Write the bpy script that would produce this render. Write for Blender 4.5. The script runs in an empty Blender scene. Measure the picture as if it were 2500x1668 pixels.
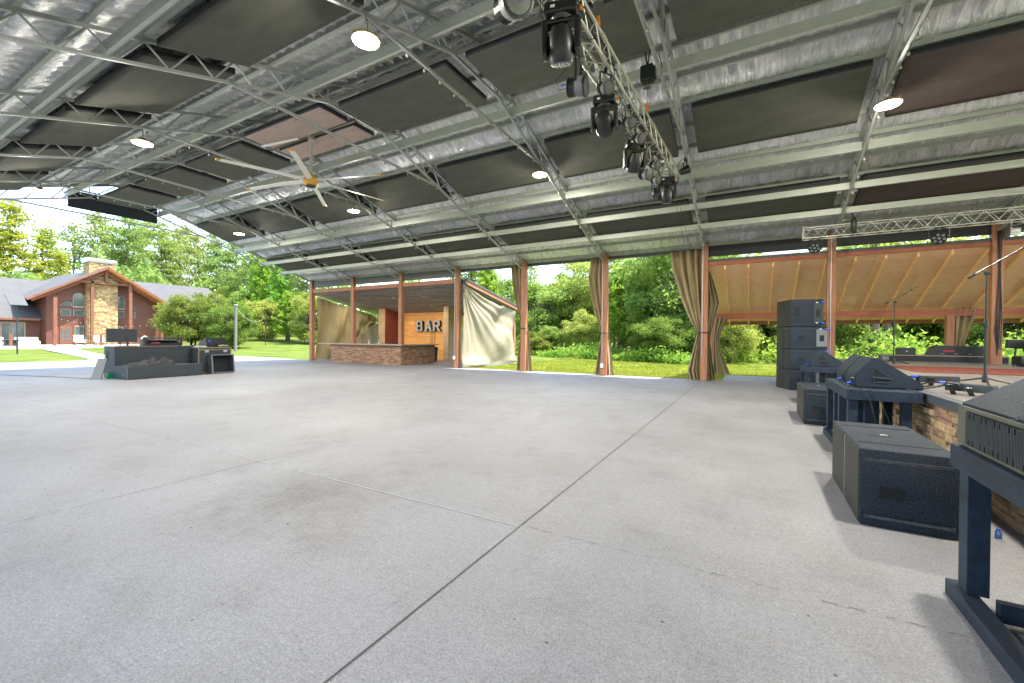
import bpy, bmesh, math, random
import numpy as np
from mathutils import Vector, Matrix
random.seed(7)
RNG = np.random.default_rng(7)
S = bpy.context.scene

# ------------------------------------------------------------------ camera
H_CAM = 1.47
YAW, PIT, ROLL = .5126, .0081, -.0078
cam = bpy.data.cameras.new("camera")
cam.lens = 15.0; cam.sensor_width = 36.0; cam.clip_start = .05; cam.clip_end = 3000
co = bpy.data.objects.new("camera", cam); S.collection.objects.link(co)
_R = Vector((math.cos(YAW), math.sin(YAW), 0)); _F0 = Vector((-math.sin(YAW), math.cos(YAW), 0))
_F = _F0*math.cos(PIT) - Vector((0, 0, math.sin(PIT))); _U = Vector((0, 0, math.cos(PIT))) + _F0*math.sin(PIT)
_X = _R*math.cos(ROLL) - _U*math.sin(ROLL); _Y = _R*math.sin(ROLL) + _U*math.cos(ROLL)
m = Matrix((_X, _Y, -_F)).transposed().to_4x4(); m.translation = (0, 0, H_CAM)
co.matrix_world = m
S.camera = co

# ------------------------------------------------------------------ world, sun, exposure
SUN = Vector((.36, .20, 1.0)).normalized()
EL = math.asin(SUN.z); AZ = math.atan2(SUN.x, SUN.y)
W = bpy.data.worlds.new("World"); S.world = W; W.use_nodes = True
nt = W.node_tree; bg = nt.nodes["Background"]
sky = nt.nodes.new("ShaderNodeTexSky"); sky.sky_type = 'NISHITA'; sky.sun_disc = False
sky.sun_elevation = EL; sky.sun_rotation = AZ; sky.air_density = 1.0; sky.dust_density = 1.5; sky.ozone_density = 1.0
# broken white cloud over the blue
tc = nt.nodes.new("ShaderNodeTexCoord"); mp = nt.nodes.new("ShaderNodeMapping"); mp.inputs['Scale'].default_value = (1, 1, 2.6)
no = nt.nodes.new("ShaderNodeTexNoise"); no.inputs['Scale'].default_value = 3.2; no.inputs['Detail'].default_value = 8; no.inputs['Roughness'].default_value = .58
cr = nt.nodes.new("ShaderNodeValToRGB"); cr.color_ramp.elements[0].position = .44; cr.color_ramp.elements[1].position = .66
mx = nt.nodes.new("ShaderNodeMixRGB"); mx.inputs[2].default_value = (1.9, 2.0, 2.15, 1)
nt.links.new(tc.outputs['Generated'], mp.inputs[0]); nt.links.new(mp.outputs[0], no.inputs[0]); nt.links.new(no.outputs[0], cr.inputs[0])
nt.links.new(cr.outputs[0], mx.inputs[0]); nt.links.new(sky.outputs[0], mx.inputs[1]); nt.links.new(mx.outputs[0], bg.inputs[0])
bg.inputs[1].default_value = .125
sl = bpy.data.lights.new("sun", 'SUN'); sl.energy = 2.1; sl.angle = math.radians(.5); sl.color = (1, .95, .87)
so = bpy.data.objects.new("sun", sl); S.collection.objects.link(so)
so.rotation_euler = SUN.to_track_quat('Z', 'Y').to_euler()
S.view_settings.view_transform = 'Standard'; S.view_settings.look = 'None'
S.view_settings.exposure = 2.86; S.view_settings.gamma = 1.0
S.render.engine = 'CYCLES'
try:
    S.cycles.use_denoising = True; S.cycles.denoiser = 'OPENIMAGEDENOISE'
except Exception: pass
S.cycles.max_bounces = 8; S.cycles.diffuse_bounces = 5; S.cycles.glossy_bounces = 3; S.cycles.transmission_bounces = 4
S.cycles.transparent_max_bounces = 6; S.cycles.sample_clamp_indirect = 6; S.cycles.caustics_reflective = False; S.cycles.caustics_refractive = False

# ------------------------------------------------------------------ helpers
C = S.collection
LOC = {}
def rootloc(o):
    v = Vector((0, 0, 0))
    while o is not None:
        v += Vector(o.location); o = o.parent
    return v
def tag(o, label=None, cat=None, group=None, kind=None):
    if label: o['label'] = label
    if cat: o['category'] = cat
    if group: o['group'] = group
    if kind: o['kind'] = kind
    return o
def thing(name, label, cat, loc=(0, 0, 0), group=None):
    o = bpy.data.objects.new(name, None); C.objects.link(o); o.location = loc; o.empty_display_size = .2
    return tag(o, label, cat, group)
def dup(root, loc=None, rz=0, scale=None, label=None, group=None):
    def rec(o, par):
        c = o.copy(); C.objects.link(c); c.parent = par
        for ch in list(o.children): rec(ch, c)
        return c
    r = rec(root, root.parent)
    if loc is not None: r.location = loc
    r.rotation_euler = (0, 0, rz)
    if scale is not None: r.scale = scale if hasattr(scale, '__len__') else (scale,)*3
    if label: r['label'] = label
    if group: r['group'] = group
    return r

class MB:
    def __init__(s): s.v = []; s.f = []; s.mi = []; s.k = 0
    def face(s, pts, mi=None):
        b = len(s.v); s.v += [tuple(p) for p in pts]; s.f.append(tuple(range(b, b+len(pts)))); s.mi.append(s.k if mi is None else mi)
    def add(s, vs, fs, mi=None):
        b = len(s.v); s.v += [tuple(p) for p in vs]
        for f in fs: s.f.append(tuple(i+b for i in f)); s.mi.append(s.k if mi is None else mi)
    def box(s, x0, x1, y0, y1, z0, z1, mi=None):
        s.add([(x0,y0,z0),(x1,y0,z0),(x1,y1,z0),(x0,y1,z0),(x0,y0,z1),(x1,y0,z1),(x1,y1,z1),(x0,y1,z1)],
              [(0,3,2,1),(4,5,6,7),(0,1,5,4),(1,2,6,5),(2,3,7,6),(3,0,4,7)], mi)
        return s
    def cbox(s, c, d, rz=0, mi=None, ch=0.0, tilt=None):
        # centred box, optional rotation about z and chamfered edges
        hx, hy, hz = d[0]/2, d[1]/2, d[2]/2
        R = Matrix.Rotation(rz, 3, 'Z')
        if tilt is not None: R = R @ Matrix.Rotation(tilt[1], 3, tilt[0])
        cc = Vector(c)
        if ch <= 0:
            vs = [cc + R @ Vector((a*hx, b*hy, e*hz)) for e in (-1, 1) for a, b in ((-1,-1),(1,-1),(1,1),(-1,1))]
            s.add(vs, [(0,3,2,1),(4,5,6,7),(0,1,5,4),(1,2,6,5),(2,3,7,6),(3,0,4,7)], mi)
        else:
            bm = bmesh.new(); bmesh.ops.create_cube(bm, size=1)
            for v in bm.verts: v.co = Vector((v.co.x*d[0], v.co.y*d[1], v.co.z*d[2]))
            bmesh.ops.bevel(bm, geom=bm.edges[:], offset=ch, segments=2, affect='EDGES', profile=.5)
            bm.verts.index_update()
            s.add([cc + R @ v.co for v in bm.verts], [tuple(v.index for v in f.verts) for f in bm.faces], mi); bm.free()
        return s
    def bar(s, p, q, w, h=None, up=(0, 0, 1), mi=None):
        p, q = Vector(p), Vector(q); h = h or w; d = (q-p).normalized(); up = Vector(up)
        if abs(d.dot(up)) > .98: up = Vector((0, 1, 0))
        a = d.cross(up).normalized()*(w/2); b = a.cross(d).normalized()*(h/2)
        vs = [p-a-b, p+a-b, p+a+b, p-a+b, q-a-b, q+a-b, q+a+b, q-a+b]
        s.add(vs, [(3,2,1,0),(4,5,6,7),(0,1,5,4),(1,2,6,5),(2,3,7,6),(3,0,4,7)], mi); return s
    def path(s, pts, r, n=8, mi=None, cap=True):
        pts = [Vector(p) for p in pts]; rr = r if hasattr(r, '__len__') else [r]*len(pts)
        prev = None; vs = []
        for i, p in enumerate(pts):
            d = (pts[min(i+1, len(pts)-1)] - pts[max(i-1, 0)]).normalized()
            if prev is None:
                a = d.orthogonal().normalized()
            else:
                a = (prev - d*prev.dot(d));
                a = a.normalized() if a.length > 1e-6 else d.orthogonal().normalized()
            prev = a; b = d.cross(a)
            for j in range(n):
                t = 2*math.pi*j/n; vs.append(p + (a*math.cos(t)+b*math.sin(t))*rr[i])
        fs = [(i*n+j, i*n+(j+1) % n, (i+1)*n+(j+1) % n, (i+1)*n+j) for i in range(len(pts)-1) for j in range(n)]
        if cap: fs += [tuple(range(n-1, -1, -1)), tuple((len(pts)-1)*n+j for j in range(n))]
        s.add(vs, fs, mi); return s
    def tube(s, p, q, r, n=8, r2=None, mi=None): return s.path([p, q], [r, r if r2 is None else r2], n, mi)
    def lathe(s, prof, n=24, org=(0, 0, 0), axis=None, mi=None):
        o = Vector(org); ax = Vector(axis or (0, 0, 1)).normalized(); a = ax.orthogonal().normalized(); b = ax.cross(a); vs = []
        for r, z in prof:
            for j in range(n):
                t = 2*math.pi*j/n; vs.append(o + ax*z + (a*math.cos(t)+b*math.sin(t))*r)
        fs = [(i*n+j, i*n+(j+1) % n, (i+1)*n+(j+1) % n, (i+1)*n+j) for i in range(len(prof)-1) for j in range(n)]
        fs += [tuple(range(n-1, -1, -1)), tuple((len(prof)-1)*n+j for j in range(n))]
        s.add(vs, fs, mi); return s
    def prism(s, poly, a, b, ax='y', mi=None):
        # poly in the two axes other than ax; ax y: (x,z); ax x: (y,z); ax z: (x,y)
        f = {'y': lambda u, w, t: (u, t, w), 'x': lambda u, w, t: (t, u, w), 'z': lambda u, w, t: (u, w, t)}[ax]
        n = len(poly); vs = [f(u, w, a) for u, w in poly] + [f(u, w, b) for u, w in poly]
        ar = sum(poly[i][0]*poly[(i+1) % n][1]-poly[(i+1) % n][0]*poly[i][1] for i in range(n))
        fs = [tuple(range(n)), tuple(range(2*n-1, n-1, -1))] + [(i, n+i, n+(i+1) % n, (i+1) % n) for i in range(n)]
        flip = (ar > 0) == (ax in ('x', 'z')) ; flip = flip if b > a else not flip
        if flip: fs = [tuple(reversed(t)) for t in fs]
        s.add(vs, fs, mi); return s
    def xf(s, M, start=0):
        for i in range(start, len(s.v)): s.v[i] = tuple(M @ Vector(s.v[i]))
        return s
    def build(s, name, mats, parent=None, smooth=False, world=True, label=None):
        me = bpy.data.meshes.new(name)
        off = rootloc(parent) if (parent is not None and world) else Vector((0, 0, 0))
        me.from_pydata([(x-off.x, y-off.y, z-off.z) for x, y, z in s.v], [], s.f)
        mats = mats if isinstance(mats, (list, tuple)) else [mats]
        for mm in mats: me.materials.append(mm)
        if len(mats) > 1: me.polygons.foreach_set('material_index', s.mi)
        if smooth:
            me.polygons.foreach_set('use_smooth', [True]*len(me.polygons))
            try: me.set_sharp_from_angle(angle=math.radians(40))
            except Exception: pass
        me.validate(); me.update()
        o = bpy.data.objects.new(name, me); C.objects.link(o)
        if parent is not None: o.parent = parent
        if label: o['label'] = label
        return o
def npmesh(name, V, F, mat, parent=None, smooth=False, quad=4, mats=None, mi=None):
    me = bpy.data.meshes.new(name); V = np.asarray(V, dtype=np.float32); F = np.asarray(F, dtype=np.int32)
    me.vertices.add(len(V)); me.vertices.foreach_set('co', V.ravel())
    me.loops.add(F.size); me.loops.foreach_set('vertex_index', F.ravel())
    me.polygons.add(len(F)); me.polygons.foreach_set('loop_start', np.arange(0, F.size, quad, dtype=np.int32))
    me.polygons.foreach_set('loop_total', np.full(len(F), quad, dtype=np.int32))
    for mm in (mats or [mat]): me.materials.append(mm)
    if mi is not None: me.polygons.foreach_set('material_index', np.asarray(mi, dtype=np.int32))
    if smooth: me.polygons.foreach_set('use_smooth', np.ones(len(F), dtype=bool))
    me.update(calc_edges=True)
    o = bpy.data.objects.new(name, me); C.objects.link(o)
    if parent is not None: o.parent = parent
    return o
def grid(nu, nv, fn):
    u, v = np.meshgrid(np.linspace(0, 1, nu), np.linspace(0, 1, nv)); x, y, z = fn(u, v)
    V = np.stack([x.ravel(), y.ravel(), z.ravel()], 1)
    i = np.arange(nu-1)[None, :] + np.arange(nv-1)[:, None]*nu
    F = np.stack([i, i+1, i+nu+1, i+nu], -1).reshape(-1, 4)
    return V, F

# ------------------------------------------------------------------ materials
def mat(name, col, rough=.6, metal=0., var=.12, vs=4., stretch=(1, 1, 1), bump=.0, bs=60., bstretch=None, island=0., spec=.5, col2=None, emis=None, fine=0., coat=0., rot=(0,0,0)):
    M = bpy.data.materials.new(name); M.use_nodes = True; t = M.node_tree; N = t.nodes; L = t.links
    b = N["Principled BSDF"]; b.inputs['Roughness'].default_value = rough; b.inputs['Metallic'].default_value = metal
    b.inputs['Specular IOR Level'].default_value = spec
    if coat: b.inputs['Coat Weight'].default_value = coat
    tc = N.new("ShaderNodeTexCoord"); mp = N.new("ShaderNodeMapping"); mp.inputs['Scale'].default_value = stretch; mp.inputs['Rotation'].default_value = rot
    L.new(tc.outputs['Object'], mp.inputs[0])
    n1 = N.new("ShaderNodeTexNoise"); n1.inputs['Scale'].default_value = vs; n1.inputs['Detail'].default_value = 6; n1.inputs['Roughness'].default_value = .6
    L.new(mp.outputs[0], n1.inputs[0])
    r = N.new("ShaderNodeValToRGB"); e = r.color_ramp.elements; e[0].position = .3; e[1].position = .7
    c2 = col2 or tuple(min(1, c*(1+var)) for c in col); c1 = tuple(c*(1-var) for c in col)
    e[0].color = (*c1, 1); e[1].color = (*c2, 1); L.new(n1.outputs[0], r.inputs[0]); out = r.outputs[0]
    if island:
        g = N.new("ShaderNodeNewGeometry"); h = N.new("ShaderNodeHueSaturation"); ma = N.new("ShaderNodeMapRange")
        ma.inputs[3].default_value = 1-island; ma.inputs[4].default_value = 1+island; L.new(g.outputs['Random Per Island'], ma.inputs[0])
        mh = N.new("ShaderNodeMath"); mh.operation = 'MULTIPLY'; mh.inputs[1].default_value = 7.31; L.new(g.outputs['Random Per Island'], mh.inputs[0])
        fr = N.new("ShaderNodeMath"); fr.operation = 'FRACT'; L.new(mh.outputs[0], fr.inputs[0])
        m2 = N.new("ShaderNodeMapRange"); m2.inputs[3].default_value = .5-.035*min(1, island*2.2); m2.inputs[4].default_value = .5+.02*min(1, island*2.2); L.new(fr.outputs[0], m2.inputs[0])
        L.new(out, h.inputs['Color']); L.new(ma.outputs[0], h.inputs['Value']); L.new(m2.outputs[0], h.inputs['Hue']); out = h.outputs[0]
    if fine:
        n3 = N.new("ShaderNodeTexNoise"); n3.inputs['Scale'].default_value = 80; n3.inputs['Detail'].default_value = 3; L.new(tc.outputs['Object'], n3.inputs[0])
        mr = N.new("ShaderNodeMapRange"); mr.inputs[1].default_value = .3; mr.inputs[2].default_value = .7; mr.inputs[3].default_value = 1-fine; mr.inputs[4].default_value = 1+fine; L.new(n3.outputs[0], mr.inputs[0])
        vm = N.new("ShaderNodeVectorMath"); vm.operation = 'SCALE'; L.new(out, vm.inputs[0]); L.new(mr.outputs[0], vm.inputs[3]); out = vm.outputs[0]
    L.new(out, b.inputs['Base Color'])
    if bump:
        n2 = N.new("ShaderNodeTexNoise"); n2.inputs['Scale'].default_value = bs; n2.inputs['Detail'].default_value = 4
        m3 = N.new("ShaderNodeMapping"); m3.inputs['Scale'].default_value = bstretch or stretch; m3.inputs['Rotation'].default_value = rot; L.new(tc.outputs['Object'], m3.inputs[0]); L.new(m3.outputs[0], n2.inputs[0])
        bp = N.new("ShaderNodeBump"); bp.inputs['Strength'].default_value = bump; bp.inputs['Distance'].default_value = .02
        L.new(n2.outputs[0], bp.inputs['Height']); L.new(bp.outputs[0], b.inputs['Normal'])
    if emis:
        b.inputs['Emission Color'].default_value = (*emis[0], 1); b.inputs['Emission Strength'].default_value = emis[1]
    return M
def leafmat(name, c1, c2, tr=.45):
    M = bpy.data.materials.new(name); M.use_nodes = True; t = M.node_tree; N = t.nodes; L = t.links
    for n in list(N): N.remove(n)
    o = N.new("ShaderNodeOutputMaterial"); d = N.new("ShaderNodeBsdfDiffuse"); tl = N.new("ShaderNodeBsdfTranslucent"); mi = N.new("ShaderNodeMixShader")
    g = N.new("ShaderNodeNewGeometry"); r = N.new("ShaderNodeMixRGB"); r.inputs[1].default_value = (*c1, 1); r.inputs[2].default_value = (*c2, 1)
    tc = N.new("ShaderNodeTexCoord"); n = N.new("ShaderNodeTexNoise"); n.inputs['Scale'].default_value = .55; n.inputs['Detail'].default_value = 3; L.new(tc.outputs['Object'], n.inputs[0])
    a = N.new("ShaderNodeMath"); a.operation = 'MULTIPLY_ADD'; a.inputs[1].default_value = .5; L.new(g.outputs['Random Per Island'], a.inputs[0])
    mr = N.new("ShaderNodeMapRange"); mr.inputs[1].default_value = .35; mr.inputs[2].default_value = .65; mr.inputs[3].default_value = 0; mr.inputs[4].default_value = .6; L.new(n.outputs[0], mr.inputs[0]); L.new(mr.outputs[0], a.inputs[2])
    L.new(a.outputs[0], r.inputs[0])
    oi = N.new("ShaderNodeObjectInfo"); hs = N.new("ShaderNodeHueSaturation"); m2 = N.new("ShaderNodeMapRange"); m2.inputs[3].default_value = .478; m2.inputs[4].default_value = .515
    L.new(oi.outputs['Random'], m2.inputs[0]); L.new(m2.outputs[0], hs.inputs['Hue']); L.new(r.outputs[0], hs.inputs['Color'])
    L.new(hs.outputs[0], d.inputs[0]); L.new(hs.outputs[0], tl.inputs[0]); mi.inputs[0].default_value = tr
    L.new(d.outputs[0], mi.inputs[1]); L.new(tl.outputs[0], mi.inputs[2]); L.new(mi.outputs[0], o.inputs[0]); return M
def glass(name, col=(.10, .13, .12)):
    return mat(name, col, rough=.06, var=.3, vs=.6, spec=1.0)

m_steel = mat("sage_steel_paint", (.43, .465, .40), .45, .1, .08, 3, bump=.05, bs=30)
m_steel2 = mat("truss_steel_paint", (.40, .425, .41), .42, .25, .1, 3, bump=.05, bs=30)
m_post = mat("stained_post_wood", (.37, .165, .085), .6, 0, .25, 3, (6, 6, .6), .15, 25, (8, 8, .6))
m_redwood = mat("red_stained_beam", (.36, .11, .055), .6, 0, .25, 2, (.6, 4, 6), .15, 25)
m_panel = mat("charcoal_fabric", (.094, .097, .080), .9, 0, .14, 1.2, (1, 3, 1), .15, 220, (1, 1, 1), spec=.2, fine=.12)
m_panelb = mat("brown_fabric", (.088, .070, .066), .9, 0, .14, 1.2, (1, 3, 1), .15, 220, (1, 1, 1), spec=.2, fine=.12)
m_panelp = mat("pink_lit_fabric", (.40, .31, .28), .9, 0, .10, 1.2, (1, 3, 1), .15, 220, (1, 1, 1), spec=.2)  # panel fabric with bright pinkish light put into its colour
m_black = mat("black_frame", (.012, .014, .016), .6, 0, .1, 3)
m_navy = mat("dark_navy_panel", (.012, .022, .032), .7, 0, .1, 3)
m_fascia = mat("grey_fascia", (.085, .088, .082), .5, 0, .1, 2)
m_alu = mat("truss_aluminium", (.54, .54, .47), .38, .55, .08, 6)
m_curt = mat("khaki_canvas", (.37, .30, .18), .85, 0, .2, 3, (1, 1, .5), .55, 7, (1, 1, .6), spec=.2, fine=.1)
m_tarp = mat("sand_tarpaulin", (.30, .265, .185), .8, 0, .14, 1.5, (1, 1, .6), .5, 5, (1, 1, 1), spec=.25)
m_tarp2 = mat("olive_tarpaulin", (.33, .285, .165), .8, 0, .2, 1.5, (1, 1, .6), .5, 5, (1, 1, 1), spec=.25)
m_spk = mat("speaker_textured_black", (.022, .033, .047), .6, 0, .15, 8, bump=.55, bs=260, bstretch=(1, 1, 1), spec=.28, fine=.75)
m_spkg = mat("speaker_grille_grey", (.035, .035, .031), .5, .1, .08, 6, bump=.35, bs=400, spec=.3, fine=.15)
m_grey = mat("grey_box_paint", (.038, .048, .056), .55, 0, .08, 3, bump=.2, bs=180, spec=.4)
m_greyl = mat("mid_grey_board", (.16, .18, .19), .6, 0, .08, 3)
m_bench = mat("black_stained_timber", (.014, .028, .05), .6, 0, .45, 5, (3, .5, 3), .5, 40, (8, .8, 8), spec=.35)
m_plast = mat("black_plastic", (.014, .015, .016), .38, 0, .1, 8, spec=.5)
m_dgreen = mat("dark_green_black_metal", (.018, .028, .022), .4, .2, .1, 8)
m_lensd = mat("mesh_lens", (.05, .055, .05), .4, 0, .5, 60, spec=.6)
m_lens = mat("lens_glass", (.14, .14, .16), .15, 0, .3, 30, spec=1)
m_white = mat("white_paint", (.78, .78, .76), .5, 0, .05, 3)
m_glow = mat("led_disc", (1, .95, .85), .5, emis=((1, .93, .80), 6.0))
m_lampm = mat("lamp_housing", (.35, .27, .12), .5, .2)
m_bulb = mat("festoon_bulb", (.32, .31, .24), .15, spec=1)
m_wire = mat("black_cable", (.012, .012, .012), .5)
m_wireg = mat("grey_cable", (.12, .12, .11), .5)
m_orange = mat("orange_plastic", (.80, .24, .02), .5)
m_blue = mat("blue_connector", (.04, .12, .62), .4)
m_fanhub = mat("amber_fan_hub", (.66, .36, .07), .45, 0, .1, 6)
m_fanbl = mat("fan_blade_cream", (.86, .86, .78), .4, .1, .05, 4)
m_galv = mat("galvanised_metal", (.50, .50, .47), .4, .6, .12, 8)
m_stone = mat("tan_ledgestone", (.48, .34, .19), .85, 0, .35, 9, (1, 1, 2), .6, 40, island=.45)
m_stoneb = mat("rust_ledgestone", (.30, .185, .105), .85, 0, .4, 14, (1, 1, 2), .6, 40, island=.4)
m_stoneh = mat("pale_fieldstone", (.38, .265, .12), .85, 0, .35, 2.5, (1, 1, 2), .6, 10, island=.4)
m_counter = mat("counter_wood", (.33, .26, .19), .4, 0, .2, 3, (1, 8, 8), .1, 30)
m_wall = mat("amber_plank_wall", (.80, .38, .10), .55, 0, .16, 2.5, (.8, 1, 8), .2, 20, (.6, 1, 9), island=.10)
m_red = mat("dark_red_wall", (.15, .034, .020), .6, 0, .15, 3)
m_siding = mat("tan_siding", (.50, .34, .19), .6, 0, .12, 3, island=.07)
m_gboard = mat("weathered_grey_boards", (.30, .295, .285), .7, 0, .4, 2.2, (.5, 5, 1), .3, 18, (.6, 9, 1), island=.28)
m_ply = mat("plywood_sheet", (.98, .585, .365), .7, 0, .14, 5, (.8, 3.2, 1), .1, 12, (.5, 6, 1), island=.07)
m_raft = mat("pine_rafter", (.97, .62, .31), .65, 0, .15, 3, (4, .6, 4), .15, 25, (8, .6, 8), island=.08)
m_tail = mat("brown_fascia_board", (.34, .155, .07), .65, 0, .2, 2, (.5, 4, 4))
m_deck = mat("stage_deck_paint", (.25, .24, .22), .30, 0, .12, 2, bump=.06, bs=60)
m_trim = mat("stage_edge_paint", (.075, .088, .10), .5, 0, .1, 4, bump=.1, bs=60)
m_rug = mat("faded_red_rug", (.19, .062, .045), .95, 0, .35, 9, spec=.1, bump=.3, bs=120)
m_roofmet = mat("roof_sheet_metal", (.45, .47, .45), .4, .5)
m_roofdk = mat("dark_shingle", (.10, .10, .105), .8, 0, .2, 3)
m_rec = mat("recess_black", (.004, .005, .007), .7, 0, 0)
m_jacket = mat("grey_jacket_cloth", (.06, .062, .066), .9, 0, .25, 12, spec=.2)
m_greenw = mat("green_castor", (.01, .22, .08), .45)
# ------------------------------------------------------------------ layout numbers
XK = [-23.427+3.6547*k for k in range(11)]
YP, YR, ZT, ZLOW, SL = 16.727, 7.54, 7.80, 7.33, .325
YN = 2*YR-YP
X0, X1 = XK[0]-.35, XK[10]+.3
def zup(y): return ZT - SL*abs(y-YR)
def zlo(y): return min(7.01, ZLOW - .323*abs(y-YR))

# ------------------------------------------------------------------ ground
def sstep(a, b, x): t = np.clip((x-a)/(b-a), 0, 1); return t*t*(3-2*t)
def gz(x, y):
    x = np.asarray(x, float); y = np.asarray(y, float)
    h = -.05 + .62*sstep(-34, -60, x)*sstep(16, 34, y) + .75*sstep(24, 60, y)*sstep(-26, -60, x) + .25*sstep(40, 60, y)
    h = h + .12*sstep(-50, -66, x)
    return h
m_grass = mat("mown_grass", (.075, .125, .016), .9, 0, .28, .5, col2=(.13, .165, .03), bump=.5, bs=18, spec=.1, fine=.25)
xs = np.concatenate([np.linspace(-700, -130, 12), np.linspace(-125, 45, 171), np.linspace(50, 700, 14)])
ys = np.concatenate([np.linspace(-700, -20, 10), np.linspace(-18, 90, 109), np.linspace(96, 700, 14)])
gx, gy = np.meshgrid(xs, ys); V = np.stack([gx.ravel(), gy.ravel(), gz(gx, gy).ravel()], 1)
i = np.arange(len(xs)-1)[None, :] + np.arange(len(ys)-1)[:, None]*len(xs)
g = npmesh("ground", V, np.stack([i, i+1, i+len(xs)+1, i+len(xs)], -1).reshape(-1, 4), m_grass, smooth=True); tag(g, kind='structure')

def concrete():
    M = bpy.data.materials.new("broom_finished_concrete"); M.use_nodes = True; t = M.node_tree; N = t.nodes; L = t.links; b = N["Principled BSDF"]
    b.inputs['Roughness'].default_value = .62; b.inputs['Specular IOR Level'].default_value = .35
    tc = N.new("ShaderNodeTexCoord")
    def noise(sc, det=5, rough=.6, st=(1, 1, 1), rot=0):
        mp = N.new("ShaderNodeMapping"); mp.inputs['Scale'].default_value = st; mp.inputs['Rotation'].default_value = (0, 0, rot); L.new(tc.outputs['Object'], mp.inputs[0])
        n = N.new("ShaderNodeTexNoise"); n.inputs['Scale'].default_value = sc; n.inputs['Detail'].default_value = det; n.inputs['Roughness'].default_value = rough; L.new(mp.outputs[0], n.inputs[0]); return n
    def ramp(src, p0, c0, p1, c1):
        r = N.new("ShaderNodeValToRGB"); e = r.color_ramp.elements; e[0].position = p0; e[0].color = (*c0, 1); e[1].position = p1; e[1].color = (*c1, 1); L.new(src, r.inputs[0]); return r
    def mul(a, b_, f=1):
        x = N.new("ShaderNodeMixRGB"); x.blend_type = 'MULTIPLY'; x.inputs[0].default_value = f; L.new(a, x.inputs[1]); L.new(b_, x.inputs[2]); return x.outputs[0]
    base = ramp(noise(.35, 6, .62).outputs[0], .3, (.226, .232, .243), .72, (.305, .313, .328))
    warm = ramp(noise(.8, 6, .7).outputs[0], .50, (1, 1, 1), .78, (.88, .83, .76))
    blot = ramp(noise(1.7, 8, .75).outputs[0], .50, (1, 1, 1), .76, (.76, .755, .75))
    brm = ramp(noise(26, 5, .7).outputs[0], .3, (.84, .84, .84), .7, (1.12, 1.12, 1.12))
    grit = ramp(noise(85, 3, .7).outputs[0], .32, (.60, .60, .60), .68, (1.28, 1.28, 1.28))
    col = mul(mul(mul(mul(base.outputs[0], warm.outputs[0]), blot.outputs[0]), brm.outputs[0]), grit.outputs[0], .85)
    # dark pits and specks
    vo = N.new("ShaderNodeTexVoronoi"); vo.inputs['Scale'].default_value = 4.0; L.new(tc.outputs['Object'], vo.inputs[0])
    sp = ramp(vo.outputs['Distance'], .022, (.30, .29, .28), .045, (1, 1, 1)); col = mul(col, sp.outputs[0])
    # large worn stain near the joint crossing
    mp = N.new("ShaderNodeMapping"); mp.inputs['Location'].default_value = (3.55, -2.55, 0); mp.inputs['Scale'].default_value = (1, 1, 1); L.new(tc.outputs['Object'], mp.inputs[0])
    ln = N.new("ShaderNodeVectorMath"); ln.operation = 'LENGTH'; L.new(mp.outputs[0], ln.inputs[0])
    ns = noise(3.2, 6, .75); ad = N.new("ShaderNodeMath"); ad.operation = 'MULTIPLY_ADD'; ad.inputs[1].default_value = -1.9; L.new(ns.outputs[0], ad.inputs[0]); L.new(ln.outputs['Value'], ad.inputs[2])
    st = ramp(ad.outputs[0], -.55, (.62, .60, .58), .25, (1, 1, 1)); 
    mr = N.new("ShaderNodeMapRange"); mr.inputs[1].default_value = -.85; mr.inputs[2].default_value = .1; L.new(ad.outputs[0], mr.inputs[0])
    st2 = ramp(mr.outputs[0], 0, (.70, .685, .66), 1, (1, 1, 1)); col = mul(col, st2.outputs[0])
    L.new(col, b.inputs['Base Color'])
    bp = N.new("ShaderNodeBump"); bp.inputs['Strength'].default_value = .35; bp.inputs['Distance'].default_value = .006; L.new(grit.outputs[0], bp.inputs['Height']); L.new(bp.outputs[0], b.inputs['Normal'])
    return M
m_conc = concrete()
m_joint = mat("joint_dirt", (.085, .08, .075), .9, 0, .2, 5)
m_jlight = mat("joint_filler", (.47, .48, .50), .8, 0, .1, 5)
b = MB()
b.box(-33.3, -12.2, -14, 17.05, -.25, 0); b.box(-12.2, -.95, -14, 17.05, -.25, 0); b.box(-.95, 14, -14, 19.9, -.25, 0)
b.box(-23.9, -12.2, 17.05, 22.4, -.25, 0); b.box(-33.3, -27.6, 17.05, 17.35, -.25, 0)
def jline(p, q, w, mi, z=.004, wob=.0, gaps=None, st=.25):
    p, q = Vector((*p, z)), Vector((*q, z)); n = max(2, int((q-p).length/st)); d = (q-p).normalized(); s_ = Vector((-d.y, d.x, 0)); last = None
    for i in range(n+1):
        c = p.lerp(q, i/n); ww = w*random.uniform(.7, 1.15); o = random.uniform(-wob, wob)
        cur = (c+s_*(o+ww/2), c+s_*(o-ww/2))
        if last and (gaps is None or random.random() > gaps): b.face([last[1], cur[1], cur[0], last[0]], mi)
        last = cur
jline((-1.563, -6), (-1.563, 16.9), .011, 1, wob=.002)
jline((-4.94, -6), (-5.12, 16.9), .006, 1, wob=.002); jline((-8.8, -6), (-8.8, 16.9), .004, 1, wob=.002, gaps=.3)
jline((-12.46, -6), (-12.46, 16.9), .004, 1, gaps=.35); jline((-16.1, -6), (-16.1, 16.9), .004, 1, gaps=.35)
jline((-1.5, 2.95), (1.2, 2.95), .005, 1, z=.005, wob=.004, gaps=.55, st=.04); jline((-14, 2.92), (-1.55, 2.92), .010, 2, wob=.003, gaps=.12, st=.12)
jline((-23, 10.2), (-1.6, 10.2), .004, 1, gaps=.6)
slab = b.build("concrete_slab", [m_conc, m_joint, m_jlight]); tag(slab, kind='structure')
b = MB()
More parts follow.
